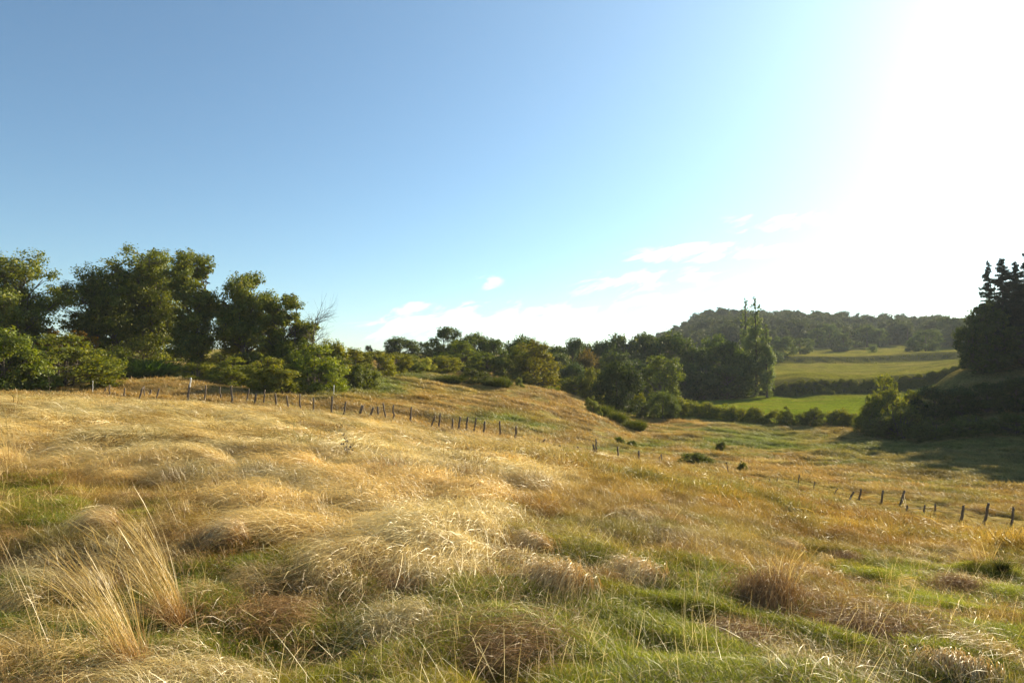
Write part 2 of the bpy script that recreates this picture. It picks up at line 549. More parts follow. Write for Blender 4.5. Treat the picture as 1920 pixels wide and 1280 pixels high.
def zones(x, y, z=None):
    """weights straw, green, gold and the albedo of the ground cover at world points"""
    if z is None:
        z = height(x, y)
    px, py = proj(x, y, z)
    r = np.hypot(x, y)
    nz = fbm(x * 0.35, y * 0.35, 51, 3)
    nf = fbm(x * 1.3, y * 1.9, 61, 3)
    pxw = px + (nz - .5) * 160; pyw = py + (nf - .5) * 40
    yb = np.interp(pxw, [-600, 0, 200, 400, 520, 700, 850, 930, 1000, 1120, 1300, 2200],
                   [885, 890, 890, 905, 1000, 1065, 1085, 1050, 960, 890, 850, 830])
    straw = sstep(yb - pyw, -14, 22)
    straw = straw * (1 - 0.75 * sstep(pxw, 900, 1150) * sstep(r, 12, 20))
    gr = spots(pxw, pyw, GREEN_SPOTS)
    low = sstep(pyw, 1010, 1120)
    green = np.clip(gr * 1.15 + 0.95 * low * sstep(nf, .34, .48) + 0.30 * sstep(nz, .45, .6), 0, 1) * (1 - 0.6 * straw)
    gold = np.clip(1 - straw - green, 0, 1)
    near = 1 - sstep(r, 40, 48)
    c_straw = np.array([.40, .32, .16]); c_green = np.array([.14, .14, .02]); c_gold = np.array([.28, .215, .08])
    tot = straw + green + gold + 1e-6
    alb = (straw[:, None] * c_straw + green[:, None] * c_green + gold[:, None] * c_gold) / tot[:, None]
    # ---- hillside and valley beyond the fence
    n2 = fbm(x * 0.12, y * 0.22, 71, 4)
    n3 = fbm(x * 0.6, y * 0.9, 73, 3)
    hill = np.tile(np.array([.31, .215, .07]), (len(x), 1))
    hill = lerp3(hill, (.46, .37, .18), sstep(n3, .52, .75) * .8)
    hill = lerp3(hill, (.22, .16, .055), sstep(n2, .52, .68) * .6)
    mg = np.clip(spots(px, py, MID_GREEN) * 1.1 + .6 * sstep(n2, .56, .7) * sstep(px, 1000, 1500) + .35 * sstep(n3, .6, .7), 0, 1)
    hill = lerp3(hill, (.15, .185, .035), mg)
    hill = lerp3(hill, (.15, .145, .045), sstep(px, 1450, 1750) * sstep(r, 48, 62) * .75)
    w_mid = sstep(r, 42, 50)
    alb = alb * (1 - w_mid[:, None]) + hill * w_mid[:, None]
    green = green * (1 - w_mid) + mg * w_mid
    # ---- far fields to the right
    rt = sstep(px, 1150, 1230)
    tr = fbm(x * .05, y * .3, 81, 3)
    fg = np.tile(np.array([.14, .185, .014]), (len(x), 1))
    fg = lerp3(fg, (.19, .19, .03), sstep(tr, .45, .65) * .7)
    w = sstep(y, 96, 102) * rt
    alb = alb * (1 - w[:, None]) + fg * w[:, None]
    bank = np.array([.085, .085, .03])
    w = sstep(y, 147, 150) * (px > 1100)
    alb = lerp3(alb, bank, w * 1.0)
    st = np.tile(np.array([.19, .185, .032]), (len(x), 1))
    st = lerp3(st, (.14, .14, .03), sstep(fbm(x * .02, y * .5, 83, 2), .45, .6))
    st = lerp3(st, (.27, .22, .06), sstep(tr, .5, .7) * .6)
    w = sstep(y, 157, 160) * (px > 1100)
    alb = alb * (1 - w[:, None]) + st * w[:, None]
    w = sstep(y, 251, 254) * (1 - sstep(y, 261, 265)) * (px > 1100)
    alb = lerp3(alb, bank, w)
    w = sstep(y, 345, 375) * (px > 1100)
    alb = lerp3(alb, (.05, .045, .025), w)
    w = sstep(r, 110, 140) * (1 - sstep(px, 1000, 1150))
    alb = lerp3(alb, (.24, .20, .07), w)
    w = sstep(px, 1690, 1730) * (y > 84) * (1 - sstep(y, 128, 138)) * sstep(z, -5.5, -3)
    alb = lerp3(alb, (.19, .155, .055), w)
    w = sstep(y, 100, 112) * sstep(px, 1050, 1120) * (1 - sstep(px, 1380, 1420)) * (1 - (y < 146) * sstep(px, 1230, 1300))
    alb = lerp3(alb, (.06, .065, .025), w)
    k = (1 - w_mid)
    return dict(straw=straw * k, green=green, gold=gold * k, alb=alb, px=px, py=py, r=r, z=z, nz=nz, nf=nf, mid=w_mid)


# ------------------------------------------------------------------ foreground hummocks, from their photo pixels
SW = [  # (px, py, length m, height m, heading deg, kind, label)  countable tussocks; heading = where the tips lie
    (985, 1205, .72, .13, 200, 'brown', 'dark rust brown matted grass mound, lowest in the middle foreground'),
    (1450, 1140, .55, .34, 225, 'brown', 'brown dome of matted grass with golden upright stems, right foreground'),
    (1650, 1180, .85, .16, 215, 'brown', 'long low brown grass hump right of the dome shaped mound'),
    (1060, 1100, .7, .22, 235, 'pale', 'pale mop of straw draped toward the camera above the rust brown mound'),
    (1205, 1085, .65, .20, 222, 'pale', 'bleached straw mop swept to the lower left, right of the big pale mop'),
    (660, 1060, .85, .16, 196, 'pale', 'flat pale straw fan with tips spread to the left, left of centre'),
    (800, 1030, .8, .18, 232, 'pale', 'long combed swath of lodged straw curling down in the middle'),
    (450, 1020, .6, .2, 205, 'pale', 'small straw tussock with dark hollow between green patches'),
    (760, 1105, .42, .14, 250, 'brown', 'grey brown tussock hanging over the green grass left of centre'),
    (1010, 1030, .6, .16, 215, 'pale', 'small arched pale tussock just up slope of the big pale mop'),
    (1490, 1040, .6, .14, 190, 'pale', 'pale tangled straw heap behind the dome shaped brown mound'),
    (480, 1160, .42, .08, 20, 'brown', 'rusty tussock leaning right beside the tall grass clump'),
    (1400, 1195, .4, .12, 225, 'brown', 'small brown grass tuft at the foot of the dome shaped mound'),
    (1810, 1105, .45, .15, 205, 'brown', 'brown hummock near the right edge, below the fence'),
    (1590, 1050, .45, .14, 215, 'brown', 'dark brown hummock mid slope on the right with a shaded hollow'),
    (1880, 1080, .25, .12, 200, 'dark', 'dark green rush tuft close to the right edge'),
    (210, 1000, .7, .22, 215, 'pale', 'straw tussock behind the tall grass clump, tips over green grass'),
    (1800, 1262, .5, .14, 230, 'pale', 'broken pale stalks heaped in the bottom right corner'),
]
SWP = []
for s in SW:
    x, y, z = ground_hit(s[0], s[1])
    SWP.append((x, y))
for s, (x, y) in zip(SW, SWP):
    MOUND.append((x, y, s[2] * .5, s[3] * .55))

# ------------------------------------------------------------------ the ground, one sheet
th_mid = np.arange(-46, 46.01, 0.2)
th_out = np.concatenate([np.arange(-180, -46, 4.0), th_mid, np.arange(48, 180, 4.0)])
th_all = np.radians(th_out)
r_all = np.concatenate([[0.3], np.geomspace(0.8, 45, 230), np.geomspace(45.5, 420, 190), np.geomspace(430, 1500, 36)])
TH, RR = np.meshgrid(th_all, r_all, indexing='ij')
GX, GY = (np.sin(TH) * RR).ravel(), (np.cos(TH) * RR).ravel()
GZ = height(GX, GY)
zz = zones(GX, GY, GZ)
nT, nR = TH.shape
i = np.arange(nT)[:, None]; j = np.arange(nR - 1)[None]
i2 = (i + 1) % nT
gf = np.stack([i * nR + j, i * nR + j + 1, i2 * nR + j + 1, i2 * nR + j], -1).reshape(-1, 4)
# centre cap
cV = np.array([[0, 0, float(height(np.array([0.]), np.array([0.]))[0])]])
gv = np.concatenate([np.stack([GX, GY, GZ], 1), cV])
ci = len(gv) - 1
ii = np.arange(nT)
capf = np.stack([np.full(nT, ci), ii * nR, ((ii + 1) % nT) * nR], 1)
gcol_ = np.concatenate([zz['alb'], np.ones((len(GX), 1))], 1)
gcol_ = np.concatenate([gcol_, gcol_[:1]])
mg, nt = new_mat('meadow_ground')
a = N(nt, 'ShaderNodeAttribute', attribute_name='cover')
geo = N(nt, 'ShaderNodeNewGeometry')
nn = N(nt, 'ShaderNodeTexNoise', i_Scale=2.3, i_Detail=8.0, i_Roughness=0.65)
nt.links.new(geo.outputs['Position'], nn.inputs['Vector'])
mp = N(nt, 'ShaderNodeMapping')
mp.inputs['Scale'].default_value = (0.5, 1.2, 1)
nt.links.new(geo.outputs['Position'], mp.inputs[0])
nb = N(nt, 'ShaderNodeTexNoise', i_Scale=0.5, i_Detail=7.0, i_Roughness=0.7)
nt.links.new(mp.outputs[0], nb.inputs['Vector'])
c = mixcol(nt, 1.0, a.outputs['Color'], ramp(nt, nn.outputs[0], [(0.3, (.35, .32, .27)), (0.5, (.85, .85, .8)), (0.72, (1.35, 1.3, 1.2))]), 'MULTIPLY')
c = mixcol(nt, 1.0, c, ramp(nt, nb.outputs[0], [(0.35, (.72, .74, .68)), (0.65, (1.2, 1.15, 1.1))]), 'MULTIPLY')
p = N(nt, 'ShaderNodeBsdfPrincipled', i_Roughness=0.95)
p.inputs['Specular IOR Level'].default_value = 0.0
nt.links.new(c, p.inputs['Base Color'])
hsum = math_node(nt, 'ADD', math_node(nt, 'MULTIPLY', nn.outputs[0], 0.12), math_node(nt, 'MULTIPLY', nb.outputs[0], 0.5))
bp = N(nt, 'ShaderNodeBump', i_Strength=0.8, i_Distance=0.8)
nt.links.new(hsum, bp.inputs['Height'])
nt.links.new(bp.outputs[0], p.inputs['Normal'])
o = N(nt, 'ShaderNodeOutputMaterial')
nt.links.new(p.outputs[0], o.inputs[0])
gm = mesh_from('ground', gv, [gf[:, ::-1], capf[:, ::-1]], [mg], {'cover': gcol_}, smooth=True)
ground = tag(link('ground', gm), 'rolling dry meadow and fields of the valley', kind='structure')


# ------------------------------------------------------------------ grass blades
def blades(P, side, w, rnd, tt):
    """P (n,k,3) spines, side (n,3), w (n,k) half widths -> verts, quads, rnd, t"""
    n, k, _ = P.shape
    V = np.stack([P - side[:, None] * w[..., None], P + side[:, None] * w[..., None]], 2).reshape(-1, 3)
    b = (np.arange(n) * k * 2)[:, None] + (np.arange(k - 1) * 2)[None]
    F = np.stack([b, b + 1, b + 3, b + 2], -1).reshape(-1, 4)
    R = np.repeat(rnd, k * 2)
    T = np.repeat(np.tile(tt, (n, 1)).ravel(), 2)
    return V, F, R, T


def lodged(rg, n, L, h, w, sx=.16, sy=.16, fan=.22, k=7, drop=0.0, curl=.35):
    s = np.linspace(0, 1, k)
    root = np.stack([rg.normal(0, sx, n), rg.normal(0, sy, n)], 1)
    LL = L * rg.uniform(.45, 1.1, n); hh = h * rg.uniform(.35, 1.15, n)
    ph = rg.normal(0, fan, n); cu = rg.normal(0, curl, n)
    a = ph[:, None] + cu[:, None] * s[None]
    st = LL[:, None] / (k - 1)
    dx = np.cos(a) * st; dy = np.sin(a) * st
    X = root[:, :1] + np.cumsum(dx, 1) - dx[:, :1]; Y = root[:, 1:] + np.cumsum(dy, 1) - dy[:, :1]
    e = rg.uniform(.55, .95, n)[:, None]
    Z = hh[:, None] * np.sin(np.pi * s[None] ** e) - drop * s[None] ** 2 * LL[:, None] + rg.uniform(-.02, .03, n)[:, None]
    P = np.stack([X, Y, Z], -1)
    rl = rg.uniform(-.9, .9, n)
    side = np.stack([-np.sin(ph) * np.cos(rl), np.cos(ph) * np.cos(rl), np.sin(rl)], 1)
    ww = (w * rg.uniform(.6, 1.4, n))[:, None] * np.clip(1.15 - s[None], .12, 1) ** .6
    return blades(P, side, ww, rg.uniform(0, 1, n), s)


def tuft(rg, n, L, lean, tilt, w, rad=.08, k=6, bend=.5, heads=0.0):
    s = np.linspace(0, 1, k)
    th = rg.uniform(0, 2 * np.pi, n); rr = rad * np.sqrt(rg.uniform(0, 1, n))
    root = np.stack([rr * np.cos(th), rr * np.sin(th), np.zeros(n)], 1)
    d = np.stack([rg.normal(0, tilt, n) + lean, rg.normal(0, tilt, n), np.ones(n)], 1)
    d[:, :2] += root[:, :2] / max(rad, 1e-3) * tilt * .7
    d /= np.linalg.norm(d, axis=1, keepdims=True)
    LL = L * rg.uniform(.4, 1.1, n)
    hd = d[:, :2] / (np.linalg.norm(d[:, :2], axis=1, keepdims=True) + 1e-6)
    bb = bend * rg.uniform(.2, 1.4, n)
    P = root[:, None] + d[:, None] * (LL[:, None] * s[None])[..., None]
    P[..., 0] += hd[:, :1] * (bb * LL)[:, None] * s[None] ** 2.2 * .5
    P[..., 1] += hd[:, 1:] * (bb * LL)[:, None] * s[None] ** 2.2 * .5
    P[..., 2] -= (bb * LL)[:, None] * s[None] ** 2.5 * .35
    a = rg.uniform(0, np.pi, n)
    side = np.stack([np.cos(a), np.sin(a), rg.uniform(-.2, .2, n)], 1)
    prof = np.clip(1.1 - s[None], .1, 1) ** .5
    ww = (w * rg.uniform(.6, 1.4, n))[:, None] * prof
    if heads > 0:
        hm = rg.uniform(0, 1, n) < heads
        pr = np.where(s > .86, 1.7, .8)
        ww[hm] = (w * pr)[None]
        ww[hm, -1] = w * .4
    return blades(P, side, ww, rg.uniform(0, 1, n), s)


def cat_(*parts):
    V, F, R, T = [], [], [], []
    n = 0
    for v, f, r, t in parts:
        V.append(v); F.append(f + n); R.append(r); T.append(t); n += len(v)
    return np.concatenate(V), np.concatenate(F), np.concatenate(R), np.concatenate(T)


def clump_mesh(name, parts, mats, idx=None):
    V, F, R, T = cat_(*parts)
    mi = None
    if len(mats) > 1:
        mi = np.concatenate([np.full(len(p[1]), k) for k, p in enumerate(parts)])
    return mesh_from(name, V, F, mats, {'rnd': R, 't': T}, mi)


def scatter_obj(name, label, protos, x, y, z, heading, scale, tint, flat=1.0, sz=None):
    """one 'stuff' object: a point mesh whose points carry instances of the clump meshes"""
    e = 0.25
    gx = (height(x + e, y) - height(x - e, y)) / (2 * e); gy = (height(x, y + e) - height(x, y - e)) / (2 * e)
    nrm = np.stack([-gx * flat, -gy * flat, np.ones_like(gx)], 1); nrm /= np.linalg.norm(nrm, axis=1, keepdims=True)
    hx = np.stack([np.cos(heading), np.sin(heading), np.zeros_like(heading)], 1)
    hx -= nrm * (hx * nrm).sum(1, keepdims=True); hx /= np.linalg.norm(hx, axis=1, keepdims=True)
    hy = np.cross(nrm, hx)
    rx = np.arctan2(hy[:, 2], nrm[:, 2]); ry = -np.arcsin(np.clip(hx[:, 2], -1, 1)); rz = np.arctan2(hx[:, 1], hx[:, 0])
    rot = np.stack([rx, ry, rz], 1)
    me = bpy.data.meshes.new(name)
    n = len(x)
    me.vertices.add(n)
    me.vertices.foreach_set('co', np.stack([x, y, z], 1).astype(np.float32).ravel())
    me.attributes.new('rot', 'FLOAT_VECTOR', 'POINT').data.foreach_set('vector', rot.astype(np.float32).ravel())
    sc = np.stack([scale, scale, scale if sz is None else sz], 1)
    me.attributes.new('scl', 'FLOAT_VECTOR', 'POINT').data.foreach_set('vector', sc.astype(np.float32).ravel())
    me.attributes.new('idx', 'INT', 'POINT').data.foreach_set('value', RNG.integers(0, len(protos), n).astype(np.int32))
    t4 = np.concatenate([tint, np.ones((n, 1))], 1)
    me.attributes.new('tint', 'FLOAT_COLOR', 'POINT').data.foreach_set('color', t4.astype(np.float32).ravel())
    ob = link(name, me)
    pc = bpy.data.collections.new(name + '_clumps')
    for p_ in protos:
        pc.objects.link(bpy.data.objects.new(p_.name, p_))
    ng = bpy.data.node_groups.new(name, 'GeometryNodeTree')
    ng.interface.new_socket('Geometry', in_out='INPUT', socket_type='NodeSocketGeometry')
    ng.interface.new_socket('Geometry', in_out='OUTPUT', socket_type='NodeSocketGeometry')
    gi = ng.nodes.new('NodeGroupInput'); go = ng.nodes.new('NodeGroupOutput')
    ip = ng.nodes.new('GeometryNodeInstanceOnPoints')
    cn = ng.nodes.new('GeometryNodeCollectionInfo')
    cn.inputs['Collection'].default_value = pc
    cn.inputs['Separate Children'].default_value = True
    cn.inputs['Reset Children'].default_value = True
    ip.inputs['Pick Instance'].default_value = True
    for nm, ty, so in (('rot', 'FLOAT_VECTOR', 'Rotation'), ('scl', 'FLOAT_VECTOR', 'Scale'), ('idx', 'INT', 'Instance Index')):
        na = ng.nodes.new('GeometryNodeInputNamedAttribute')
        na.data_type = ty
        na.inputs['Name'].default_value = nm
        ng.links.new([s_ for s_ in na.outputs if s_.enabled and s_.name == 'Attribute'][0], ip.inputs[so])
    ng.links.new(gi.outputs[0], ip.inputs['Points'])
    ng.links.new(cn.outputs[0], ip.inputs['Instance'])
    ng.links.new(ip.outputs[0], go.inputs[0])
    md = ob.modifiers.new('scatter', 'NODES')
    md.node_group = ng
    tag(ob, label, kind='stuff')
    return ob


def sample(n, r0, r1, mix=0.5, half=43):
    th = np.radians(RNG.uniform(-half, half, n))
    u = RNG.uniform(0, 1, n)
    rl = r0 * (r1 / r0) ** u
    ra = np.sqrt(r0 ** 2 + (r1 ** 2 - r0 ** 2) * u)
    r = np.where(RNG.uniform(0, 1, n) < mix, rl, ra)
    return np.sin(th) * r, np.cos(th) * r


def heading_field(x, y):
    a = np.radians(212) + (fbm(x * .28, y * .34, 91, 2) - .5) * 3.4
    return a + (fbm(x * 1.4, y * 1.4, 95, 2) - .5) * 1.3


def near_fence(d, y):
    f = np.interp(d['px'], [180, 350, 620, 967, 1120, 1240, 1360, 1500, 1600, 1700, 1850, 1900], [44.5, 45, 47, 47, 43, 41.5, 41, 40, 37, 34, 30, 29])
    return 1 - .66 * ((y > f - np.where(d['px'] > 1000, 11, 7)) & (y < f + 3) & (d['px'] > 150))


def keep(d, w):
    return RNG.uniform(0, 1, len(w)) < w


def go(name, label, protos, n, r0, r1, mix, wf, scf, tintf, jit=.5, head=None, flat=1.0):
    x, y = sample(n, r0, r1, mix)
    d = zones(x, y)
    m = keep(d, wf(d, x, y))
    x, y = x[m], y[m]
    d = {k: v[m] for k, v in d.items()}
    hd = heading_field(x, y) if head is None else head(x, y)
    hd = hd + RNG.normal(0, jit, len(x))
    sc = scf(d, x, y) * RNG.uniform(.75, 1.25, len(x))
    return scatter_obj(name, label, protos, x, y, d['z'] - .01, hd, sc, tintf(d, x, y), flat)


def bright(x, y, lo=.8, hi=1.2):
    v = lo + (hi - lo) * np.clip((fbm(x * .9, y * .9, 101, 2) - .5) * 1.7 + .5, 0, 1)
    v = v * RNG.uniform(.88, 1.12, len(x))
    return v


def tint_warm(d, x, y):
    v = bright(x, y, .72, 1.28)
    w = sstep(fbm(x * .5, y * .7, 103, 2), .4, .65)
    return np.stack([v, v * (1 - .10 * w), v * (1 - .28 * w)], 1)


def tint_gold(d, x, y):
    v = tint_warm(d, x, y)
    g = (sstep(fbm(x * .7, y * .9, 151, 3), .5, .62) * .75)[:, None]        # greener, shorter-lived tussocks between
    b = (sstep(fbm(x * 1.1, y * 1.5, 153, 3), .52, .62) * .75)[:, None]      # brown ones; their darkening also paints in shaded hollows
    v = v * (1 - g) + v * np.array([[.55, .72, .5]]) * g
    return v * (1 - b) + v * np.array([[.62, .48, .42]]) * b


rg = np.random.default_rng(3)
P_green = [clump_mesh('green_clump', [tuft(rg, 230, .06, .15, .7, .001, .2, 4, .7), tuft(rg, 16, .105, .2, .6, .0011, .2, 4, .7)], [M_GREEN, M_GREEN]) for _ in range(4)]
P_straw = [clump_mesh('straw_clump', [lodged(rg, 170, .52, .14, .0014, .13, .13, .26)], [M_STRAW]) for _ in range(4)] + \
          [clump_mesh('straw_clump', [lodged(rg, 150, .46, .19, .0014, .09, .14, .34)], [M_STRAW]) for _ in range(2)]
P_fuzz = [clump_mesh('brown_clump', [lodged(rg, 200, .27, .065, .001, .2, .2, 1.0, 5), tuft(rg, 40, .15, .3, .5, .001, .2, 4)], [M_BROWN, M_BROWN]) for _ in range(3)]
P_gold = [clump_mesh('golden_clump', [tuft(rg, 120, .34, .35, .42, .0014, .2, 6, .6, .2), lodged(rg, 50, .4, .13, .0019, .2, .2, .7, 5)], [M_GOLD, M_GOLD]) for _ in range(4)]
P_stalk = [clump_mesh('stalk_clump', [lodged(rg, 6, .40, .06, .0011, .25, .25, 1.2, 5, 0, .08), tuft(rg, 3, .34, .7, .5, .001, .2, 5, .1, .3)], [M_STRAW, M_STRAW]) for _ in range(4)]
P_strawm = [clump_mesh('straw_swath', [lodged(rg, 130, .95, .20, .0045, .3, .3, .3, 6)], [M_STRAW]) for _ in range(5)]
P_goldm = [clump_mesh('golden_tussock', [tuft(rg, 100, .38, .45, .45, .0042, .32, 5, .7, .15), lodged(rg, 30, .5, .16, .005, .3, .3, .7, 5)], [M_GOLD, M_GOLD]) for _ in range(5)]
P_far = [clump_mesh('meadow_tussock', [tuft(rg, 70, .30, .4, .5, .012, .55, 4, .8)], [M_MEADOW]) for _ in range(5)]

go('green_grass', 'short fresh green grass showing between the straw', P_green, 36000, 2.2, 18, .6,
   lambda d, x, y: np.clip(.35 + d['green'], 0, 1) * (1 - .55 * d['straw']), lambda d, x, y: 1 + .35 * d['green'] * sstep(d['nf'], .5, .7),
   lambda d, x, y: (lambda v: np.stack([v * (1.25 - .35 * d['green']), v, v * 1.0], 1))(bright(x, y, .6, 1.15)), 3)
go('lodged_straw', 'pale straw flattened in combed waves by wind', P_straw, 20000, 2.4, 19, .5,
   lambda d, x, y: np.clip(d['straw'] * (.16 + 1.0 * sstep(fbm(x * .9 + y * .5, y * 1.6 - x * .3, 113, 3), .40, .54)) + .22 * sstep(fbm(x * 1.1, y * 1.1, 111, 2), .58, .68) * (1 - d['green'] * .7), 0, 1),
   lambda d, x, y: .7 + .45 * d['straw'], tint_warm, .55)
go('matted_brown_grass', 'fine rusty brown matted grass between the green', P_fuzz, 11000, 2.2, 18, .6,
   lambda d, x, y: np.clip(.10 + .8 * sstep(fbm(x * .9, y * 1.1, 121, 3), .47, .6), 0, 1) * (1 - .75 * d['green']) * (1 - .45 * d['straw']) * (1 - .45 * sstep(d['py'], 1040, 1140)),
   lambda d, x, y: 1.0 + 0 * x, tint_warm, .6)
go('golden_grass', 'thin golden stems standing over the slope on the right', P_gold, 22000, 4.0, 26, .5,
   lambda d, x, y: np.clip(d['gold'] * sstep(d['r'], 5, 9) * (.3 + .7 * sstep(d['nf'], .38, .55)) + .12 * d['straw'], 0, 1) * (1 - .6 * d['green']),
   lambda d, x, y: .7 + .3 * sstep(d['r'], 7, 16), tint_gold, .6)
go('loose_stalks', 'single broken straw stalks lying over the grass', P_stalk, 7000, 2.4, 16, .6,
   lambda d, x, y: .22 + .25 * (d['nz'] > .5) + .5 * d['straw'], lambda d, x, y: 1 + 0 * x, lambda d, x, y: tint_warm(d, x, y) * 1.1, 1.2)
go('upslope_straw', 'bleached lodged grass carpeting the upper meadow', P_strawm, 17000, 15, 50, .35,
   lambda d, x, y: np.clip(d['straw'], 0, 1) * (.25 + .75 * sstep(fbm(x * .5, y * .8, 131, 3), .38, .52)),
   lambda d, x, y: .85 * near_fence(d, y), tint_warm, .4)
go('upslope_golden_grass', 'golden tussocky grass up to the old fence', P_goldm, 26000, 15, 52, .35,
   lambda d, x, y: np.clip(.25 + d['gold'], 0, 1) * (1 - d['mid'] * .6),
   lambda d, x, y: (.7 + .5 * sstep(d['nf'], .45, .65)) * near_fence(d, y), tint_gold, .6)
go('hillside_grass', 'dry golden grass with green patches on the hillside beyond the fence', P_far, 46000, 44, 135, .25,
   lambda d, x, y: np.where((d['px'] < 1230) | (y < 97), 1.0, .0) * np.where((d['px'] < 560) & (d['r'] > 62), 0, 1.0),
   lambda d, x, y: .75 + .5 * sstep(fbm(x * .3, y * .5, 141, 3), .4, .6), lambda d, x, y: d['alb'] * bright(x, y, .9, 1.7)[:, None], .6)


# ------------------------------------------------------------------ trees and bushes
def leaf_quads(rg, P, size, outward, nrand=.42, stretch=1.0):
    n = len(P)
    nrm = outward * .75 + rg.normal(0, nrand, (n, 3)) + np.array([0, 0, .35])
    nrm /= np.linalg.norm(nrm, axis=1, keepdims=True) + 1e-9
    a = rg.normal(0, 1, (n, 3))
    a -= nrm * (a * nrm).sum(1, keepdims=True); a /= np.linalg.norm(a, axis=1, keepdims=True) + 1e-9
    b = np.cross(nrm, a)
    L = (size * rg.uniform(.6, 1.3, n))[:, None]
    V = np.stack([P - a * L * .6 * stretch, P + b * L * .36 + nrm * L * .08, P + a * L * .6 * stretch, P - b * L * .36 + nrm * L * .08], 1).reshape(-1, 3)
    F = np.arange(4 * n).reshape(n, 4)
    return V, F


def cluster_leaves(rg, C, R, n, leaf, flat=.75, tufts=22, crown_c=None):
    """C cluster centres, R radii -> leaf points in twig tufts over each cluster"""
    m = len(C)
    wts = R ** 2
    tn = np.maximum(4, (tufts * m * wts / wts.sum()).astype(int))
    TC, TR, TO = [], [], []
    for c, r, k in zip(C, R, tn):
        d = rg.normal(0, 1, (k, 3)); d /= np.linalg.norm(d, axis=1, keepdims=True)
        d[:, 2] = d[:, 2] * .9 + .15
        rad = r * rg.uniform(.35, 1.08, (k, 1))
        TC.append(c + d * rad * np.array([1, 1, flat])); TR.append(np.full(k, r)); TO.append(d)
    TC = np.concatenate(TC); TR = np.concatenate(TR); TO = np.concatenate(TO)
    tv = rg.uniform(0, 1, len(TC))
    pick = rg.integers(0, len(TC), n)
    P = TC[pick] + rg.normal(0, .17, (n, 3)) * TR[pick, None] * np.array([1, 1, .8])
    rnd = np.clip(tv[pick] * .55 + rg.uniform(0, .45, n), 0, 1)
    V, F = leaf_quads(rg, P, leaf, TO[pick])
    return V, F, np.repeat(rnd, 4)


def broadleaf(name, seed, H, Wd, bf=.25, ncl=45, clr=.24, nleaf=20000, leaf=.16, mat=None, trunks=1, flat=.75, inner=.45,
              lobes=6, irr=.3, top_w=1.0, tufts=22, limbs=True, tr=.022):
    rg = np.random.default_rng(seed)
    a = Wd / 2; c = H * (1 - bf) / 2; zc = H * bf + c
    ld = rg.normal(0, 1, (lobes, 3)); ld /= np.linalg.norm(ld, axis=1, keepdims=True)
    lw = rg.uniform(-irr, irr, lobes)
    C, R = [], []
    while len(C) < ncl:
        d = rg.normal(0, 1, 3); d /= np.linalg.norm(d)
        s = 1 + sum(w_ * max(0, float(d @ l_)) ** 3 for w_, l_ in zip(lw, ld))
        r = clr * a * rg.uniform(.6, 1.35)
        f = rg.uniform(inner, 1) ** .6 * min(s, 1.15)
        p = np.array([d[0] * (a - r * .6) * f, d[1] * (a - r * .6) * f, zc + d[2] * (c - r * .5) * f])
        hz = (p[2] - zc) / c
        p[:2] *= 1 - (1 - top_w) * max(hz, 0)
        if p[2] < .02 * H: continue
        C.append(p); R.append(r)
    C = np.array(C); R = np.array(R)
    V, F, rn = cluster_leaves(rg, C, R, nleaf, leaf, flat, tufts)
    ok = V.reshape(-1, 4, 3)[:, :, 2].min(1) > -0.1
    V = V.reshape(-1, 4, 3)[ok].reshape(-1, 3); rn = rn.reshape(-1, 4)[ok].ravel(); F = np.arange(len(V)).reshape(-1, 4)
    crown = mesh_from(name + '_crown', V, F, [mat], {'rnd': rn})
    bag = Bag()
    bases = []
    for k in range(trunks):
        ang = rg.uniform(0, 6.28); off = 0 if trunks == 1 else a * .12 * rg.uniform(.5, 1.3)
        bx, by = math.cos(ang) * off, math.sin(ang) * off
        tx, ty = bx * 2.2 + rg.normal(0, .05 * a), by * 2.2 + rg.normal(0, .05 * a)
        hh = np.linspace(-.3, H * .86, 8)
        t = np.clip(hh / (H * .86), 0, 1)
        path = np.stack([bx + (tx - bx) * t + .02 * a * np.sin(t * 5 + k), by + (ty - by) * t + .02 * a * np.cos(t * 4 + k), hh], 1)
        rad = H * tr * (1 - t) ** .8 * (1 if trunks == 1 else .62) + .015
        rad[0] *= 1.3
        bag.add(*tube(path, rad, 8)); bases.append(path)
    if limbs:
        for p, r in zip(C, R):
            path = bases[rg.integers(0, trunks)]
            h0 = np.clip(p[2] - np.hypot(p[0], p[1]) * rg.uniform(.5, 1.0), H * max(bf * .6, .04), H * .8)
            o_ = np.array([np.interp(h0, path[:, 2], path[:, q]) for q in (0, 1)] + [h0])
            t = np.linspace(0, 1, 6)[:, None]
            q = o_ * (1 - t) + p * t
            q[:, 2] += np.sin(np.pi * t[:, 0]) * .06 * H * rg.uniform(-.5, 1)
            q[1:-1] += rg.normal(0, .015 * H, (4, 3))
            bag.add(*tube(q, np.linspace(H * tr * .32, .02, 6), 5))
            for _ in range(2):     # forks inside the cluster
                d = rg.normal(0, 1, 3); d[2] = abs(d[2]); d /= np.linalg.norm(d)
                q2 = np.stack([q[3], (q[4] + q[5]) / 2 + d * r * .4, p + d * r * 1.0])
                bag.add(*tube(q2, [H * tr * .14, .02, .008], 4))
    tv, tf = bag.get()
    trunk = mesh_from(name + '_trunk', tv, tf, [M_BARK], smooth=True)
    return trunk, crown, H, Wd


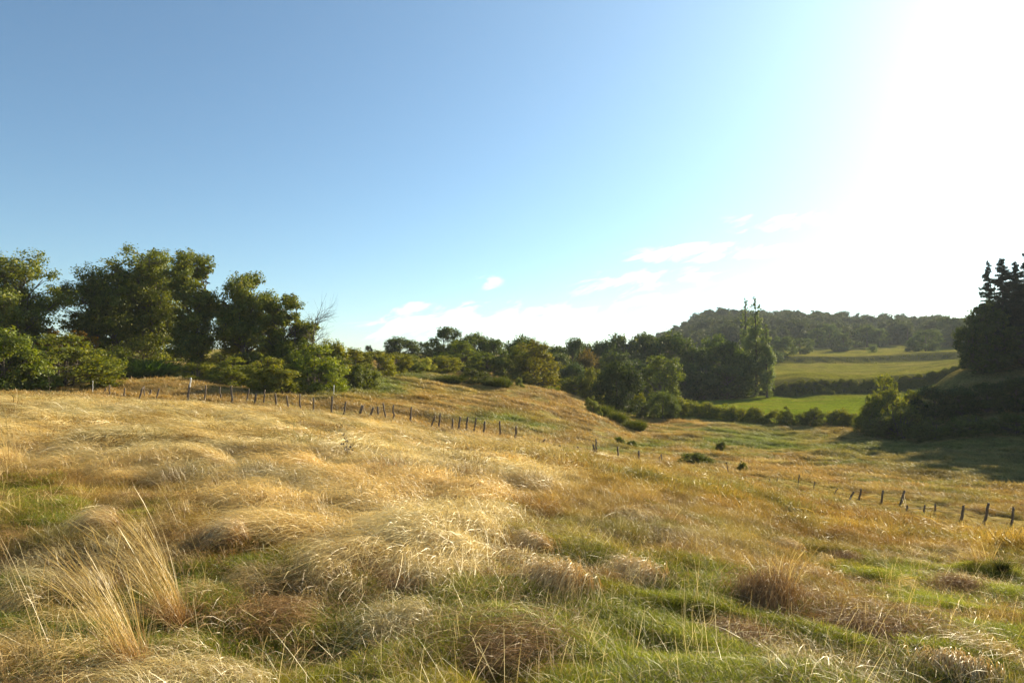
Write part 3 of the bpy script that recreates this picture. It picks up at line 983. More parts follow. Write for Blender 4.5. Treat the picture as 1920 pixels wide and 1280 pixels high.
def conifer(name, seed, H, Wd, bf=.12, n=16000, leaf=.34, gap=0.0):
    rg = np.random.default_rng(seed)
    bag = Bag()
    hh = np.linspace(-.3, H, 8)
    bag.add(*tube(np.stack([np.sin(hh * .3) * .05, np.cos(hh * .2) * .05, hh], 1), H * .018 * (1 - np.clip(hh / H, 0, 1)) + .02, 7))
    PT, OUT = [], []
    z = H * bf
    br = []
    while z < H * .985:
        for k in range(rg.integers(3, 5)):
            if rg.uniform() < gap: continue
            a = rg.uniform(0, 6.28)
            t = (z / H)
            L = Wd / 2 * (1 - t) ** .62 * rg.uniform(.35, 1.2) * min(1, .55 + t * 2)
            q = np.linspace(0, 1, 6)
            x = L * q
            zz_ = z + L * rg.uniform(-.1, .35) * q + L * (.10 * q - .42 * q ** 2 + .12 * q ** 4) * (1.2 - t)
            path = np.stack([x * math.cos(a), x * math.sin(a), zz_], 1)
            br.append((path, L))
        z += H * .013 * rg.uniform(.6, 1.4)
    tot = sum(b[1] for b in br)
    for path, L in br:
        bag.add(*tube(path, np.linspace(.05, .01, 6), 3))
        m = max(4, int(n * L / tot))
        t = rg.uniform(.08, 1.02, m)
        base = np.stack([np.interp(t, np.linspace(0, 1, 6), path[:, c_]) for c_ in range(3)], 1)
        dr = path[-1] - path[0]; dr = dr / (np.linalg.norm(dr) + 1e-6)
        sidev = np.array([-dr[1], dr[0], 0])
        off = rg.normal(0, 1, m) * (.13 * L * (1.15 - t) + .06)
        P = base + sidev * off[:, None] + np.array([0, 0, 1]) * (rg.normal(-.06, .10, m) - abs(off) * .25)[:, None]
        PT.append(P); OUT.append(np.tile(dr + np.array([0, 0, -.3]), (m, 1)))
    P = np.concatenate(PT); O = np.concatenate(OUT)
    a = O + rg.normal(0, .45, P.shape); a /= np.linalg.norm(a, axis=1, keepdims=True)
    b = np.cross(a, rg.normal(0, 1, P.shape)); b /= np.linalg.norm(b, axis=1, keepdims=True)
    L = (leaf * rg.uniform(.5, 1.3, len(P)))[:, None]
    V = np.stack([P - a * L * .5, P + b * L * .17, P + a * L * .6, P - b * L * .17], 1).reshape(-1, 3)
    crown = mesh_from(name + '_crown', V, np.arange(len(V)).reshape(-1, 4), [M_CON], {'rnd': np.repeat(rg.uniform(0, 1, len(P)), 4)})
    tv, tf = bag.get()
    return mesh_from(name + '_trunk', tv, tf, [M_BARK], smooth=True), crown, H, Wd


def poplar(name, seed, H, Wd, n=20000, leaf=.22, top=.12):
    rg = np.random.default_rng(seed)
    C, R = [], []
    for k in range(95):
        t = rg.uniform(.05, .985)
        rr = Wd / 2 * np.interp(t, [0, .1, .3, .55, .68, .76, .9, 1], [.5, .9, 1.0, .9, .74, .52, .40, .14]) * rg.uniform(.7, 1.25)
        a = rg.uniform(0, 6.28); f = rg.uniform(.3, .95)
        C.append([math.cos(a) * rr * f, math.sin(a) * rr * f, t * H]); R.append(max(.22, rr * rg.uniform(.26, .46)))
    V, F, rn = cluster_leaves(rg, np.array(C), np.array(R), n, leaf, 1.9, 20)
    crown = mesh_from(name + '_crown', V, F, [M_DARKP], {'rnd': rn})
    bag = Bag()
    hh = np.linspace(-.3, H * .95, 8)
    bag.add(*tube(np.stack([hh * 0, hh * 0, hh], 1), H * .015 * (1 - np.clip(hh / H, 0, 1)) + .02, 7))
    for c_ in C[:40]:
        q = np.array([[0, 0, max(.2, c_[2] - 2.2)], [c_[0] * .6, c_[1] * .6, c_[2] - .9], c_])
        bag.add(*tube(q, [.07, .04, .01], 4))
    tv, tf = bag.get()
    return mesh_from(name + '_trunk', tv, tf, [M_BARK], smooth=True), crown, H, Wd


def broom(name, seed, H, Wd, n=5200, mat=None):
    rg = np.random.default_rng(seed)
    parts = []
    m = 16
    for k in range(m):
        a = rg.uniform(0, 6.28); r = Wd / 2 * .72 * math.sqrt(rg.uniform(0, 1))
        hh = H * (1 - .45 * (r / (Wd / 2)) ** 2) * rg.uniform(.75, 1.05)
        v, f, rn, t = tuft(rg, n // m, hh, 0, .42, .022, Wd * .17, 4, .35)
        v = v + np.array([math.cos(a) * r, math.sin(a) * r, 0])
        parts.append((v, f, rn, t))
    V, F, R_, T = cat_(*parts)
    V[:, 2] = np.maximum(V[:, 2], -.05)
    crown = mesh_from(name + '_foliage', V, F, [mat or M_DARK], {'rnd': np.clip(R_ * .5 + T * .5, 0, 1)})
    bag = Bag()
    for k in range(10):
        a = rg.uniform(0, 6.28); r = Wd * .3
        bag.add(*tube(np.array([[0, 0, -.1], [math.cos(a) * r * .4, math.sin(a) * r * .4, H * .35], [math.cos(a) * r, math.sin(a) * r, H * .7]]), [.04, .025, .008], 4))
    tv, tf = bag.get()
    return mesh_from(name + '_stems', tv, tf, [M_BARK], smooth=True), crown, H, Wd


M_DARKP = leaf_mat('poplar_leaves', (.05, .08, .02), (.12, .16, .045), (.24, .27, .10), .45, .04)

PR = {}


def protos(key, k, fn):
    PR[key] = [fn(i) for i in range(k)]


protos('bush', 3, lambda i: broadleaf('bush', 300 + i, 4.2, 5.0, -.35, 48, .24, 17000, .13, M_BUSH, 4, .9, .35, 7, .3, .8, 26, tr=.014))
protos('hedge', 3, lambda i: broadleaf('hedge_shrub', 500 + i, 2.6, 4.5, -.5, 46, .22, 13000, .11, M_BUSH, 4, .9, .3, 10, .6, .7, 20, tr=.014))
protos('spray', 3, lambda i: broadleaf('layered_bush', 320 + i, 4.5, 5.5, -.3, 66, .21, 20000, .13, M_BUSH, 5, .8, .4, 9, .45, .7, 26, tr=.014))
protos('tree', 4, lambda i: broadleaf('tree', 340 + i, 9, 9, -.08, 62, .25, 15000, .26, M_DARK, 1, .8, .45, 7, .35, .85, 24))
protos('ltree', 3, lambda i: broadleaf('light_tree', 360 + i, 9, 9, -.25, 62, .22, 15000, .24, M_BUSH, 1, .85, .45, 8, .4, .75, 24))
protos('round', 2, lambda i: broadleaf('round_tree', 380 + i, 8, 8.4, -.35, 80, .24, 24000, .19, M_DARK, 1, .9, .62, 4, .08, .95, 30, limbs=False))
protos('field', 2, lambda i: broadleaf('field_tree', 390 + i, 12, 12, -.12, 45, .26, 9000, .42, M_FAR, 1, .85, .5, 6, .25, .85, 18, limbs=False))
protos('broom', 3, lambda i: broom('broom', 400 + i, 2.4, 3.6))
protos('conifer', 3, lambda i: conifer('conifer', 420 + i, 17, 8, .04, 42000, .30, .1))
protos('thin_conifer', 1, lambda i: conifer('thin_conifer', 440 + i, 17, 5.5, .15, 14000, .32, .25))
protos('poplar', 1, lambda i: poplar('poplar', 450 + i, 21, 4.4))
protos('thin_poplar', 1, lambda i: poplar('thin_poplar', 460 + i, 21, 2.6, 5500, .24))
protos('wood', 4, lambda i: broadleaf('wood_tree', 470 + i, 14, 11, .1, 24, .36, 3000, .75, M_FAR, 1, .85, .5, 5, .25, .85, 14, limbs=False))

PLANT_N = [0]


def plant(parts, px, top, w, D, label, cat, name, group=None, tint=(1, 1, 1), pnames=('trunk', 'crown'), rot=None, lean=0, sink=0.0):
    tr_, cr_, H0, W0 = parts
    x = (px - 960) / 1280 * D
    x, y, zt = at(px, top, D)
    zg = float(height(np.array([x]), np.array([y]))[0]) - .08 - sink
    H = max(zt - zg, .5)
    Wd = w / 1280 * D
    root = link(name, None, loc=(x, y, zg))
    root.empty_display_size = .5
    PLANT_N[0] += 1
    root.rotation_euler = (0, lean, (PLANT_N[0] * 2.399) % 6.283 if rot is None else rot)
    root.scale = (Wd / W0 * 1.04, Wd / W0 * 1.04, H / H0 * 1.0)
    tag(root, label, cat, group)
    for pn, me in zip(pnames, (tr_, cr_)):
        if me is None: continue
        o = link(pn, me, root)
        o.color = (*tint, 1)
    return root


def pk(key, i=None):
    l = PR[key]
    return l[(PLANT_N[0] if i is None else i) % len(l)]


ST = ('stems', 'foliage')
# the oaks of the copse on the left, each grown for itself
OAK_G = 'oaks of the copse on the left'
for seed, px, top, w, D, bf, ncl, nl, tk, lab in [
    (1, 10, 457, 200, 60, .22, 85, 42000, 2, 'tall oak cut by the left edge of the picture'),
    (2, 195, 482, 165, 66, .20, 75, 34000, 3, 'ragged left oak of the big copse with bare twigs showing'),
    (3, 275, 444, 190, 69, .18, 95, 46000, 3, 'tallest oak, standing in the middle of the left copse'),
    (4, 365, 466, 125, 67, .15, 70, 32000, 2, 'oak with a spreading low limb right of the tallest oak'),
    (5, 462, 500, 130, 68, .10, 75, 34000, 2, 'oak with upright leafy top right of the gap in the copse'),
    (6, 540, 548, 110, 67, .06, 65, 28000, 2, 'lower rounded oak ending the copse on its right'),
]:
    H = 13 if seed < 5 else 10
    bf = bf * .15
    Wm = w / 1280 * D
    parts = broadleaf('oak', 100 + seed, H, Wm * 1.05, bf, int(ncl * 1.25), .25, int(nl * 1.15), .19, M_OAK, tk, .8, .15, 10, .35, .9, 26, tr=.017)
    plant(parts, px, top, w, D, lab, 'oak tree', 'oak_tree', OAK_G, rot=0, tint=(1, 1, 1) if seed != 2 else (.85, .85, .85))


def dead_tree(seed, H):
    rg = np.random.default_rng(seed)
    bag = Bag(); tw = Bag()
    hh = np.linspace(-.2, H * .8, 6)
    bag.add(*tube(np.stack([hh * .12, hh * 0, hh], 1), H * .014 * (1.05 - np.clip(hh / H, 0, 1)), 6))
    for k in range(34):
        h0 = rg.uniform(.3, .78) * H
        a = rg.normal(0, 1.3)
        L = rg.uniform(.12, .36) * H
        p = np.array([h0 * .12, 0, h0])
        d = np.array([math.cos(a), math.sin(a) * .7, rg.uniform(.2, 1.1)]); d /= np.linalg.norm(d)
        q = p + d * (np.linspace(0, 1, 5) * L)[:, None]
        q[1:] += rg.normal(0, .03 * L, (4, 3))
        tw.add(*tube(q, np.linspace(.035, .009, 5), 4))
        for m in range(5):
            s = rg.uniform(.3, 1)
            p2 = p + d * L * s
            d2 = d + rg.normal(0, .55, 3); d2 /= np.linalg.norm(d2)
            tw.add(*tube(np.stack([p2, p2 + d2 * L * .25, p2 + (d2 + [0, 0, .1]) * L * .5]), [.014, .009, .006], 3))
    a_, b_ = bag.get(), tw.get()
    return mesh_from('dead_trunk', *a_, [M_BARK], smooth=True), mesh_from('dead_twigs', *b_, [M_BARK], smooth=True), H, H * .5


plant(dead_tree(5, 9), 580, 562, 62, 66, 'leafless dead tree with fine grey twigs right of the copse', 'dead tree', 'dead_tree', pnames=('trunk', 'twigs'), rot=0)

B = 'bush'
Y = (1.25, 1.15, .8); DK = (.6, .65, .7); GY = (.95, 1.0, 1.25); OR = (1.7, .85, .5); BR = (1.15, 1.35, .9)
LB = 'bushes under and beside the left copse'
for key, px, top, w, D, tint, lab in [
    ('bush', 15, 608, 150, 46, (.85, .95, .8), 'fresh green leafy bush in the left corner before the oaks'),
    ('bush', 70, 690, 70, 47, (.7, .9, .7), 'low green bush at the foot of the corner bush'),
    ('spray', 128, 642, 150, 50, (1, 1, .9), 'broad olive bush between corner bush and dry bank'),
    ('bush', 112, 618, 110, 61, OR, 'dark bush with rusty orange top beneath the leftmost oaks'),
    ('bush', 195, 655, 100, 57, (.8, .85, .8), 'shaded bush under the ragged oak'),
    ('broom', 268, 672, 90, 60, (.8, 1.1, .9), 'soft blue green broom above the dry grass bank'),
    ('bush', 320, 694, 70, 60, (.8, .85, .7), 'low bush at the right end of the dry bank'),
    ('bush', 372, 684, 70, 58, Y, 'small yellowish bush behind the white topped stake'),
    ('spray', 430, 682, 90, 57, (1.1, 1.1, .9), 'olive spreading bush behind the middle fence posts'),
    ('spray', 512, 672, 105, 54, Y, 'lit yellow green bush with arching twigs close behind the fence'),
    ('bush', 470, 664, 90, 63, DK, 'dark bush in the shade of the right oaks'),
    ('spray', 588, 660, 105, 57, (1.1, 1.2, .8), 'layered green bush beside the short grass corner'),
    ('bush', 560, 640, 100, 65, (.7, .8, .6), 'dark bush below the dead tree'),
    ('bush', 628, 638, 75, 66, Y, 'tall olive bush first right of the copse'),
    ('bush', 652, 664, 60, 62, DK, 'dark hollow bush at the head of the grass corner'),
    ('bush', 690, 682, 50, 64, GY, 'grey green willow like bush before the olive row'),
    ('ltree', 668, 656, 70, 74, (1.1, 1.0, .8), 'rounded olive shrub in the row, left of the yellowish pair'),
    ('ltree', 708, 652, 66, 76, Y, 'golden olive shrub in the row along the hilltop'),
    ('ltree', 742, 655, 56, 82, (1.15, 1.05, .8), 'olive shrub with feathery top in the hilltop row'),
    ('bush', 770, 664, 50, 86, GY, 'greyish shrub near the pale flowered bush'),
    ('bush', 798, 670, 38, 90, (2.2, 2.0, 2.2), 'pale flowered bush at the end of the hilltop row'),
    ('ltree', 838, 662, 60, 93, Y, 'olive shrub right of the pale flowered bush'),
    ('bush', 815, 668, 46, 95, (1, 1, .8), 'small shrub tucked behind the pale flowered bush')]:
    kid = ST if key != 'ltree' else ('trunk', 'crown')
    big = 1.3 if D < 64 else 1.25
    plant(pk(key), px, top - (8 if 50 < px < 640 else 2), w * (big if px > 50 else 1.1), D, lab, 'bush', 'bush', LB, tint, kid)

BH = 'trees and bushes behind the left copse'
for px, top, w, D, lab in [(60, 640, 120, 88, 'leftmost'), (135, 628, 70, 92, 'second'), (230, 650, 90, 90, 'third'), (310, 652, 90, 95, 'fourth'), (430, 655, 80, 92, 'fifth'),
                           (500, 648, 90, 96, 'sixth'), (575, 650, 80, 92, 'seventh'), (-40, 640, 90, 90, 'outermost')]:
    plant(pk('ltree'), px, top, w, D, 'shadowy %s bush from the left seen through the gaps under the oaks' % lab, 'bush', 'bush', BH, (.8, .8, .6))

MG = 'trees along the far side of the hillside'
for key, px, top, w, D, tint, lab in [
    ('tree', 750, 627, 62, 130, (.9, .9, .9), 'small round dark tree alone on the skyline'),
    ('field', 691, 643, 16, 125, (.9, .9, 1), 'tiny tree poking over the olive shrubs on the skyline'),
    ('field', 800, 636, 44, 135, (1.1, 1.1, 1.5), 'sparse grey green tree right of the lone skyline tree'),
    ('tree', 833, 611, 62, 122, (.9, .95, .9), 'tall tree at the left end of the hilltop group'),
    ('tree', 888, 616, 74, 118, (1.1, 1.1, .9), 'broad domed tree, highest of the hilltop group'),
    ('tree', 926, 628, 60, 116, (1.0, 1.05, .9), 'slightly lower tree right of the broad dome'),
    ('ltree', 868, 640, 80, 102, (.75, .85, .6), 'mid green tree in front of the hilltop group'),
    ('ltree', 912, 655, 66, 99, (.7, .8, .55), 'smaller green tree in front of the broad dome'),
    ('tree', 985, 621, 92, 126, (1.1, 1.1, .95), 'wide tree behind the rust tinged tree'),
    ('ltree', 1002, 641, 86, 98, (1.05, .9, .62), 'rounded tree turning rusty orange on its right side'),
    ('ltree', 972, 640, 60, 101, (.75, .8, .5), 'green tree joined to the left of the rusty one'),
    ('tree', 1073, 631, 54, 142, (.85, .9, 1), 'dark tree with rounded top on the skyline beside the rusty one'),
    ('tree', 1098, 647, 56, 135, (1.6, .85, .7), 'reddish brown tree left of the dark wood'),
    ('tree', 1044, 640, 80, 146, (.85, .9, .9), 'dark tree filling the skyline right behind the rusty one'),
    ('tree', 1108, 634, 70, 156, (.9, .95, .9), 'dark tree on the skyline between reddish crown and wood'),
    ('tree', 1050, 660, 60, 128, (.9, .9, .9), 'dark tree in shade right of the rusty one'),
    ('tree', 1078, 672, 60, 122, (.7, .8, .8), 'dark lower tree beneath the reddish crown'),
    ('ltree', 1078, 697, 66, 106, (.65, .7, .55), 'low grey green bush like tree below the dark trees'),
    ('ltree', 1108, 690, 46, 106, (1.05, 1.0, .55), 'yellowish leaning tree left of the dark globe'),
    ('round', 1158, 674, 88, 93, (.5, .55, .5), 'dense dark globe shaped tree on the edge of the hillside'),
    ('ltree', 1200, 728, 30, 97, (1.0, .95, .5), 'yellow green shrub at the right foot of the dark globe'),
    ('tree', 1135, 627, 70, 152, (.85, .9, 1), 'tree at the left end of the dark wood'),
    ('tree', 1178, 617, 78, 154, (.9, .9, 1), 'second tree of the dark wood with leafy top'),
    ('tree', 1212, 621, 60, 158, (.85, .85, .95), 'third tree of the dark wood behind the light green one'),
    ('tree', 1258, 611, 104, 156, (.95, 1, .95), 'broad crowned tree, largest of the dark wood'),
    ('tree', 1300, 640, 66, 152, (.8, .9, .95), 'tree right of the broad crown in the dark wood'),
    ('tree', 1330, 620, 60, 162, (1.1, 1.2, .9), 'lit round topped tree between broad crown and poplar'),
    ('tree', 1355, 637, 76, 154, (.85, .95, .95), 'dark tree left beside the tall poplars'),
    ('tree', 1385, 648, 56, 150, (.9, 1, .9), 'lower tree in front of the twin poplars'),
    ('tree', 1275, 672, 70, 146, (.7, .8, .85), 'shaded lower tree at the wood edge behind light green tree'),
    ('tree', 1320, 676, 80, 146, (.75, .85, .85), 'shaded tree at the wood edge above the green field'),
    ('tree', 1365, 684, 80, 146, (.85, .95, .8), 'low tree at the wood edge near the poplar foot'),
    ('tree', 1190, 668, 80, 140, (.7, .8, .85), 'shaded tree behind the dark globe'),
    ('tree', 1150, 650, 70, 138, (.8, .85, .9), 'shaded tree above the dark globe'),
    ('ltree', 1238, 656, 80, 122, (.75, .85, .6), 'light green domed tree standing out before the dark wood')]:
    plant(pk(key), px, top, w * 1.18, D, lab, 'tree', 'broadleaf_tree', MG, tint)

plant(pk('thin_poplar'), 1397, 556, 24, 158, 'thin sparse poplar spire, left of the two', 'poplar', 'poplar_tree', 'tall poplars above the green field', (1.4, 1.4, 1.2))
plant(pk('poplar'), 1416, 555, 42, 149, 'tall dense poplar column, right of the two', 'poplar', 'poplar_tree', 'tall poplars above the green field', (1.35, 1.35, 1.15))
plant(pk('poplar'), 1436, 606, 30, 147, 'shorter poplar shoulder leaning on the tall column', 'poplar', 'poplar_tree', 'tall poplars above the green field', (1.4, 1.4, 1.1))

BG = 'broom and bushes on the hillside edge'
for key, px, top, w, D, tint, lab in [
    ('broom', 842, 697, 56, 80, (.62, .6, .45), 'long dark broom clump, left one on the hill brow'),
    ('hedge', 884, 688, 70, 81, (.42, .45, .35), 'middle broom clump on the hill brow'),
    ('broom', 928, 700, 46, 80, (.65, .62, .5), 'right broom clump on the hill brow'),
    ('bush', 948, 704, 28, 85, GY, 'small grey bush right of the broom clumps'),
    ('bush', 974, 706, 18, 84, GY, 'cone shaped small bush on the hill brow'),
    ('broom', 1037, 722, 20, 87, (1, 1, .9), 'tiny dark broom below the rusty tree'),
    ('bush', 1110, 741, 30, 79, GY, 'pale speckled bush at the slope edge'),
    ('bush', 1122, 756, 20, 77, GY, 'small pale bush under the speckled one'),
    ('broom', 1135, 752, 30, 79, (.75, .72, .5), 'green broom below the speckled bush'),
    ('broom', 1158, 764, 34, 77, (.75, .72, .5), 'green broom third down the slope edge'),
    ('broom', 1188, 780, 40, 75, (.75, .72, .5), 'lowest broom of the row down the slope'),
    ('bush', 1304, 845, 76, 47, (.7, .75, .6), 'dark leafy low bush beyond the fence gap'),
    ('bush', 1391, 862, 22, 44, (.8, .8, .8), 'thin young shrub near the thin stake'),
    ('bush', 1160, 817, 26, 58, (.7, .8, .7), 'small bramble on the slope behind the posts'),
    ('bush', 1182, 824, 30, 57, (.7, .8, .7), 'flat bramble patch right of the small one'),
    ('bush', 1350, 824, 22, 60, (.6, .6, .5), 'brown green tussock bush in the valley meadow')]:
    plant(pk(key), px, top, w, D, lab, 'bush', 'bush', BG, tint, ST)

HG = 'shrubs of the valley hedgerow'
ORD = 'first second third fourth fifth sixth seventh eighth ninth tenth eleventh last'.split()
plant(pk('round'), 1242, 729, 66, 99, 'large rounded shrub starting the valley hedge on the left', 'shrub', 'shrub', HG, (1.25, 1.25, .9))
for k, (px, top, w) in enumerate([(1284, 747, 40), (1305, 752, 34), (1326, 754, 34), (1347, 756, 36), (1368, 758, 34), (1390, 763, 34), (1410, 762, 32),
                                  (1432, 768, 32), (1455, 768, 32), (1560, 764, 34), (1582, 768, 30), (1600, 772, 30)]):
    plant(pk('hedge'), px, top - [6, 0, 3, -3, 2, 0, 4, -4, 3, 0, 5, 0][k], w * 1.45, 102 - k * .5, ORD[k] + ' low rounded shrub from the left in the hedge below the green field', 'shrub', 'shrub', HG, (1.2, 1.15, .75), ST)
plant(pk('spray'), 1476, 764, 34, 97, 'spiky hedge shrub left of the taller dark pair', 'shrub', 'shrub', HG, (.8, .85, .7), ST)
plant(pk('spray'), 1525, 760, 52, 96, 'taller dark hedge shrub with pointed top', 'shrub', 'shrub', HG, (.7, .75, .65), ST)
plant(pk('bush'), 1500, 772, 32, 97, 'hedge shrub squeezed between the two dark ones', 'shrub', 'shrub', HG, (.8, .85, .7), ST)

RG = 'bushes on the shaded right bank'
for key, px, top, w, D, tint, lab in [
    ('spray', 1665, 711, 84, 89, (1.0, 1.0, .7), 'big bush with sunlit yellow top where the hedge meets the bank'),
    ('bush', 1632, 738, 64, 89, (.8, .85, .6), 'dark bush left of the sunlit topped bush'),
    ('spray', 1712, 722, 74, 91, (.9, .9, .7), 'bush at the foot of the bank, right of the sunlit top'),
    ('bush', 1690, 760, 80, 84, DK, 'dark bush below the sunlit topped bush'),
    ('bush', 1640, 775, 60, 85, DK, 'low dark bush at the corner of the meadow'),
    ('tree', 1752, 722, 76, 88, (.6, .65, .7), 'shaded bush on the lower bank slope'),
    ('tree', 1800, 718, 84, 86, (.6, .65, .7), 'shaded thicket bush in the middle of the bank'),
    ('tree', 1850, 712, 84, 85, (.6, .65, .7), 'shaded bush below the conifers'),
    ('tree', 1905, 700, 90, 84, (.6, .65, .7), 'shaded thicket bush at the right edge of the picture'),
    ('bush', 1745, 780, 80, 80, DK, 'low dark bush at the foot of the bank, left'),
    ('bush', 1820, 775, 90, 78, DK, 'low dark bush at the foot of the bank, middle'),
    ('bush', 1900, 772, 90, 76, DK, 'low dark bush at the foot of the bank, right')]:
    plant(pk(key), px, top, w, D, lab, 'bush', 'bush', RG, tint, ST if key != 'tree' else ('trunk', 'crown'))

CG = 'conifers on the right hill'
for key, px, top, w, D, lab in [
    ('thin_conifer', 1852, 487, 54, 107, 'thin see through conifer, leftmost on the hill'),
    ('conifer', 1878, 483, 84, 106, 'dense pointed conifer second from the left'),
    ('conifer', 1902, 490, 84, 108, 'slightly shorter conifer close behind the dense one'),
    ('conifer', 1938, 440, 110, 104, 'tallest conifer, cut by the right edge of the picture'),
    ('conifer', 1905, 520, 80, 126, 'tall conifer of the back row behind the dense one'),
    ('conifer', 1990, 440, 110, 124, 'conifer beyond the right edge, in line behind its stand'),
    ('conifer', 2000, 380, 120, 106, 'conifer beyond the right edge, next to the tallest conifer'),
    ('conifer', 2080, 350, 130, 104, 'conifer beyond the right edge, third past the tallest conifer'),
    ('conifer', 2170, 350, 130, 102, 'conifer beyond the right edge, fourth past the tallest conifer'),
    ('conifer', 2270, 390, 110, 100, 'conifer beyond the right edge, fifth past the tallest conifer'),
    ('conifer', 2150, 420, 120, 84, 'near conifer beyond the right edge, first of three'),
    ('conifer', 2260, 410, 120, 84, 'near conifer beyond the right edge, second of three'),
    ('conifer', 2390, 400, 130, 84, 'near conifer beyond the right edge, last of three'),
    ('conifer', 2400, 360, 120, 96, 'conifer beyond the right edge, farthest out')]:
    plant(pk(key), px, top, w, D, lab, 'conifer', 'conifer_tree', CG, (1, 1, 1))
protos('gloom', 3, lambda i: broadleaf('dark_tree', 520 + i, 9, 9, -.25, 80, .17, 15000, .24, M_DARK, 1, .85, .3, 9, .55, .8, 20))
for px, top, w, D, lab in [(1838, 555, 96, 104, 'dark broadleaf tree below the thin conifer'),
                           (1822, 600, 54, 102, 'ragged dark tree at the left rim of the hill stand'),
                           (1875, 590, 84, 100, 'dark undergrowth tree in front of the dense conifer'),
                           (1920, 600, 90, 99, 'dark undergrowth tree at the right edge below the tallest conifer'),
                           (1850, 625, 80, 99, 'lowest dark tree on the bank top'),
                           (2005, 505, 120, 82, 'dark tree beyond the right edge, foot of the bank, first'),
                           (2085, 480, 130, 78, 'dark tree beyond the right edge, foot of the bank, second'),
                           (2180, 450, 140, 74, 'dark tree beyond the right edge, foot of the bank, third'),
                           (1985, 500, 140, 99, 'dark tree beyond the right edge, nearest the picture'),
                           (2080, 470, 150, 98, 'dark tree beyond the right edge, middle of three'),
                           (2180, 470, 150, 96, 'dark tree beyond the right edge, farthest out')]:
    plant(pk('gloom'), px, top, w, D, lab, 'tree', 'dark_tree', 'dark trees under the conifers', (.8, .8, .9))

FG = 'trees standing free before the far wood'
for px, top, w, D, tint, lab in [
    (1468, 626, 50, 262, (1.3, 1.35, 1), 'rounded green tree right of the poplars'),
    (1500, 630, 44, 285, (1.3, 1.35, 1.1), 'lighter round tree second right of the poplars'),
    (1533, 611, 34, 345, (1.1, 1.2, 1), 'tree standing out before the left part of the far wood'),
    (1556, 602, 40, 350, (1.2, 1.3, 1.1), 'pale broad tree before the left part of the far wood'),
    (1580, 620, 34, 322, (1, 1.05, 1), 'dark round tree low in front of the wood'),
    (1573, 648, 30, 318, (1, 1.1, 1), 'low bush at the foot of the dark round tree'),
    (1625, 605, 54, 345, (1.2, 1.25, 1), 'large rounded tree behind the tiny pale one'),
    (1648, 612, 34, 338, (1.2, 1.3, 1), 'lit tree just right of the large rounded tree'),
    (1636, 643, 20, 300, (2.4, 2.3, 2.2), 'tiny pale round tree casting a long shadow'),
    (1735, 612, 56, 285, (1.1, 1.2, 1), 'big solitary round tree in the sloping upper field'),
    (1712, 650, 26, 288, (.9, 1, .9), 'bush leaning on the left of the solitary round tree'),
    (1452, 655, 30, 250, (1.2, 1.3, .8), 'small light green tree close right of the poplars'),
    (1700, 598, 40, 350, (1, 1, 1), 'tree before the wood, left of the skyline notch'),
    (1783, 586, 56, 330, (.9, .95, 1), 'broad dark tree right of the skyline notch')]:
    plant(pk('field'), px, top, w * 1.1, D, lab, 'tree', 'field_tree', FG, tuple(1.35 * c_ for c_ in tint))

# the wood on the far hill: one mass
wx, wy = sample(9000, 165, 640, .2, 40)
wz = height(wx, wy)
wpx, wpy = proj(wx, wy, wz)
d0 = np.interp(wpx, [1215, 1225, 1440, 1445, 1520, 1600, 1700, 1790, 1800, 2200], [999, 330, 330, 350, 352, 350, 350, 335, 330, 330])
ok = (wpx > 1222) & (wy > d0) & (wy < 600)
ok2 = (wpx > 1120) & (wpx < 1395) & (wy > 162) & (wy < 215)
m = ok | ok2
wx, wy, wz = wx[m], wy[m], wz[m]
sel = []
grid = {}
for k in range(len(wx)):
    c_ = (int(wx[k] // 6), int(wy[k] // 6))
    if any((wx[k] - wx[q]) ** 2 + (wy[k] - wy[q]) ** 2 < 36 for dx in (-1, 0, 1) for dy in (-1, 0, 1) for q in grid.get((c_[0] + dx, c_[1] + dy), ())):
        continue
    grid.setdefault(c_, []).append(k); sel.append(k)
wx, wy, wz = wx[sel], wy[sel], wz[sel]
v = RNG.uniform(.6, 1.55, len(wx))
edge = np.clip((wpx[sel] if False else proj(wx, wy, wz)[0] - 1215) / 120, .55, 1)
small = np.where(wy < 216, .68, 1.0)
scatter_obj('far_wood', 'dark broadleaf wood covering the far hill', [p_[1] for p_ in PR['wood']], wx, wy, wz - .5, RNG.uniform(0, 6.28, len(wx)),
            small * edge * RNG.uniform(.5, 1.12, len(wx)), np.stack([v, v, v], 1), 0.0)

# rough scrub growing on the two field banks
bx = np.concatenate([RNG.uniform(52, 108, 420), RNG.uniform(85, 190, 420)])
by = np.concatenate([152 + 4 * (fbm(bx[:420] * .05, bx[:420] * 0 + 3.3, 33, 2) - .5) * 2 + RNG.normal(-.3, 1.0, 420),
                     256 + 5 * (fbm(bx[420:] * .04, bx[420:] * 0 + 7.3, 35, 2) - .5) * 2 + RNG.normal(-.3, 1.4, 420)])
bz = height(bx, by)
v = RNG.uniform(.55, 1.0, len(bx))
scatter_obj('bank_scrub', 'low rough scrub on the banks between the fields', [p_[1] for p_ in PR['hedge']], bx, by, bz - .1, RNG.uniform(0, 6.28, len(bx)),
            np.where(np.arange(len(bx)) < 420, 1, .42) * RNG.uniform(.2, .42, len(bx)), np.stack([v, v, v], 1), 0.0)


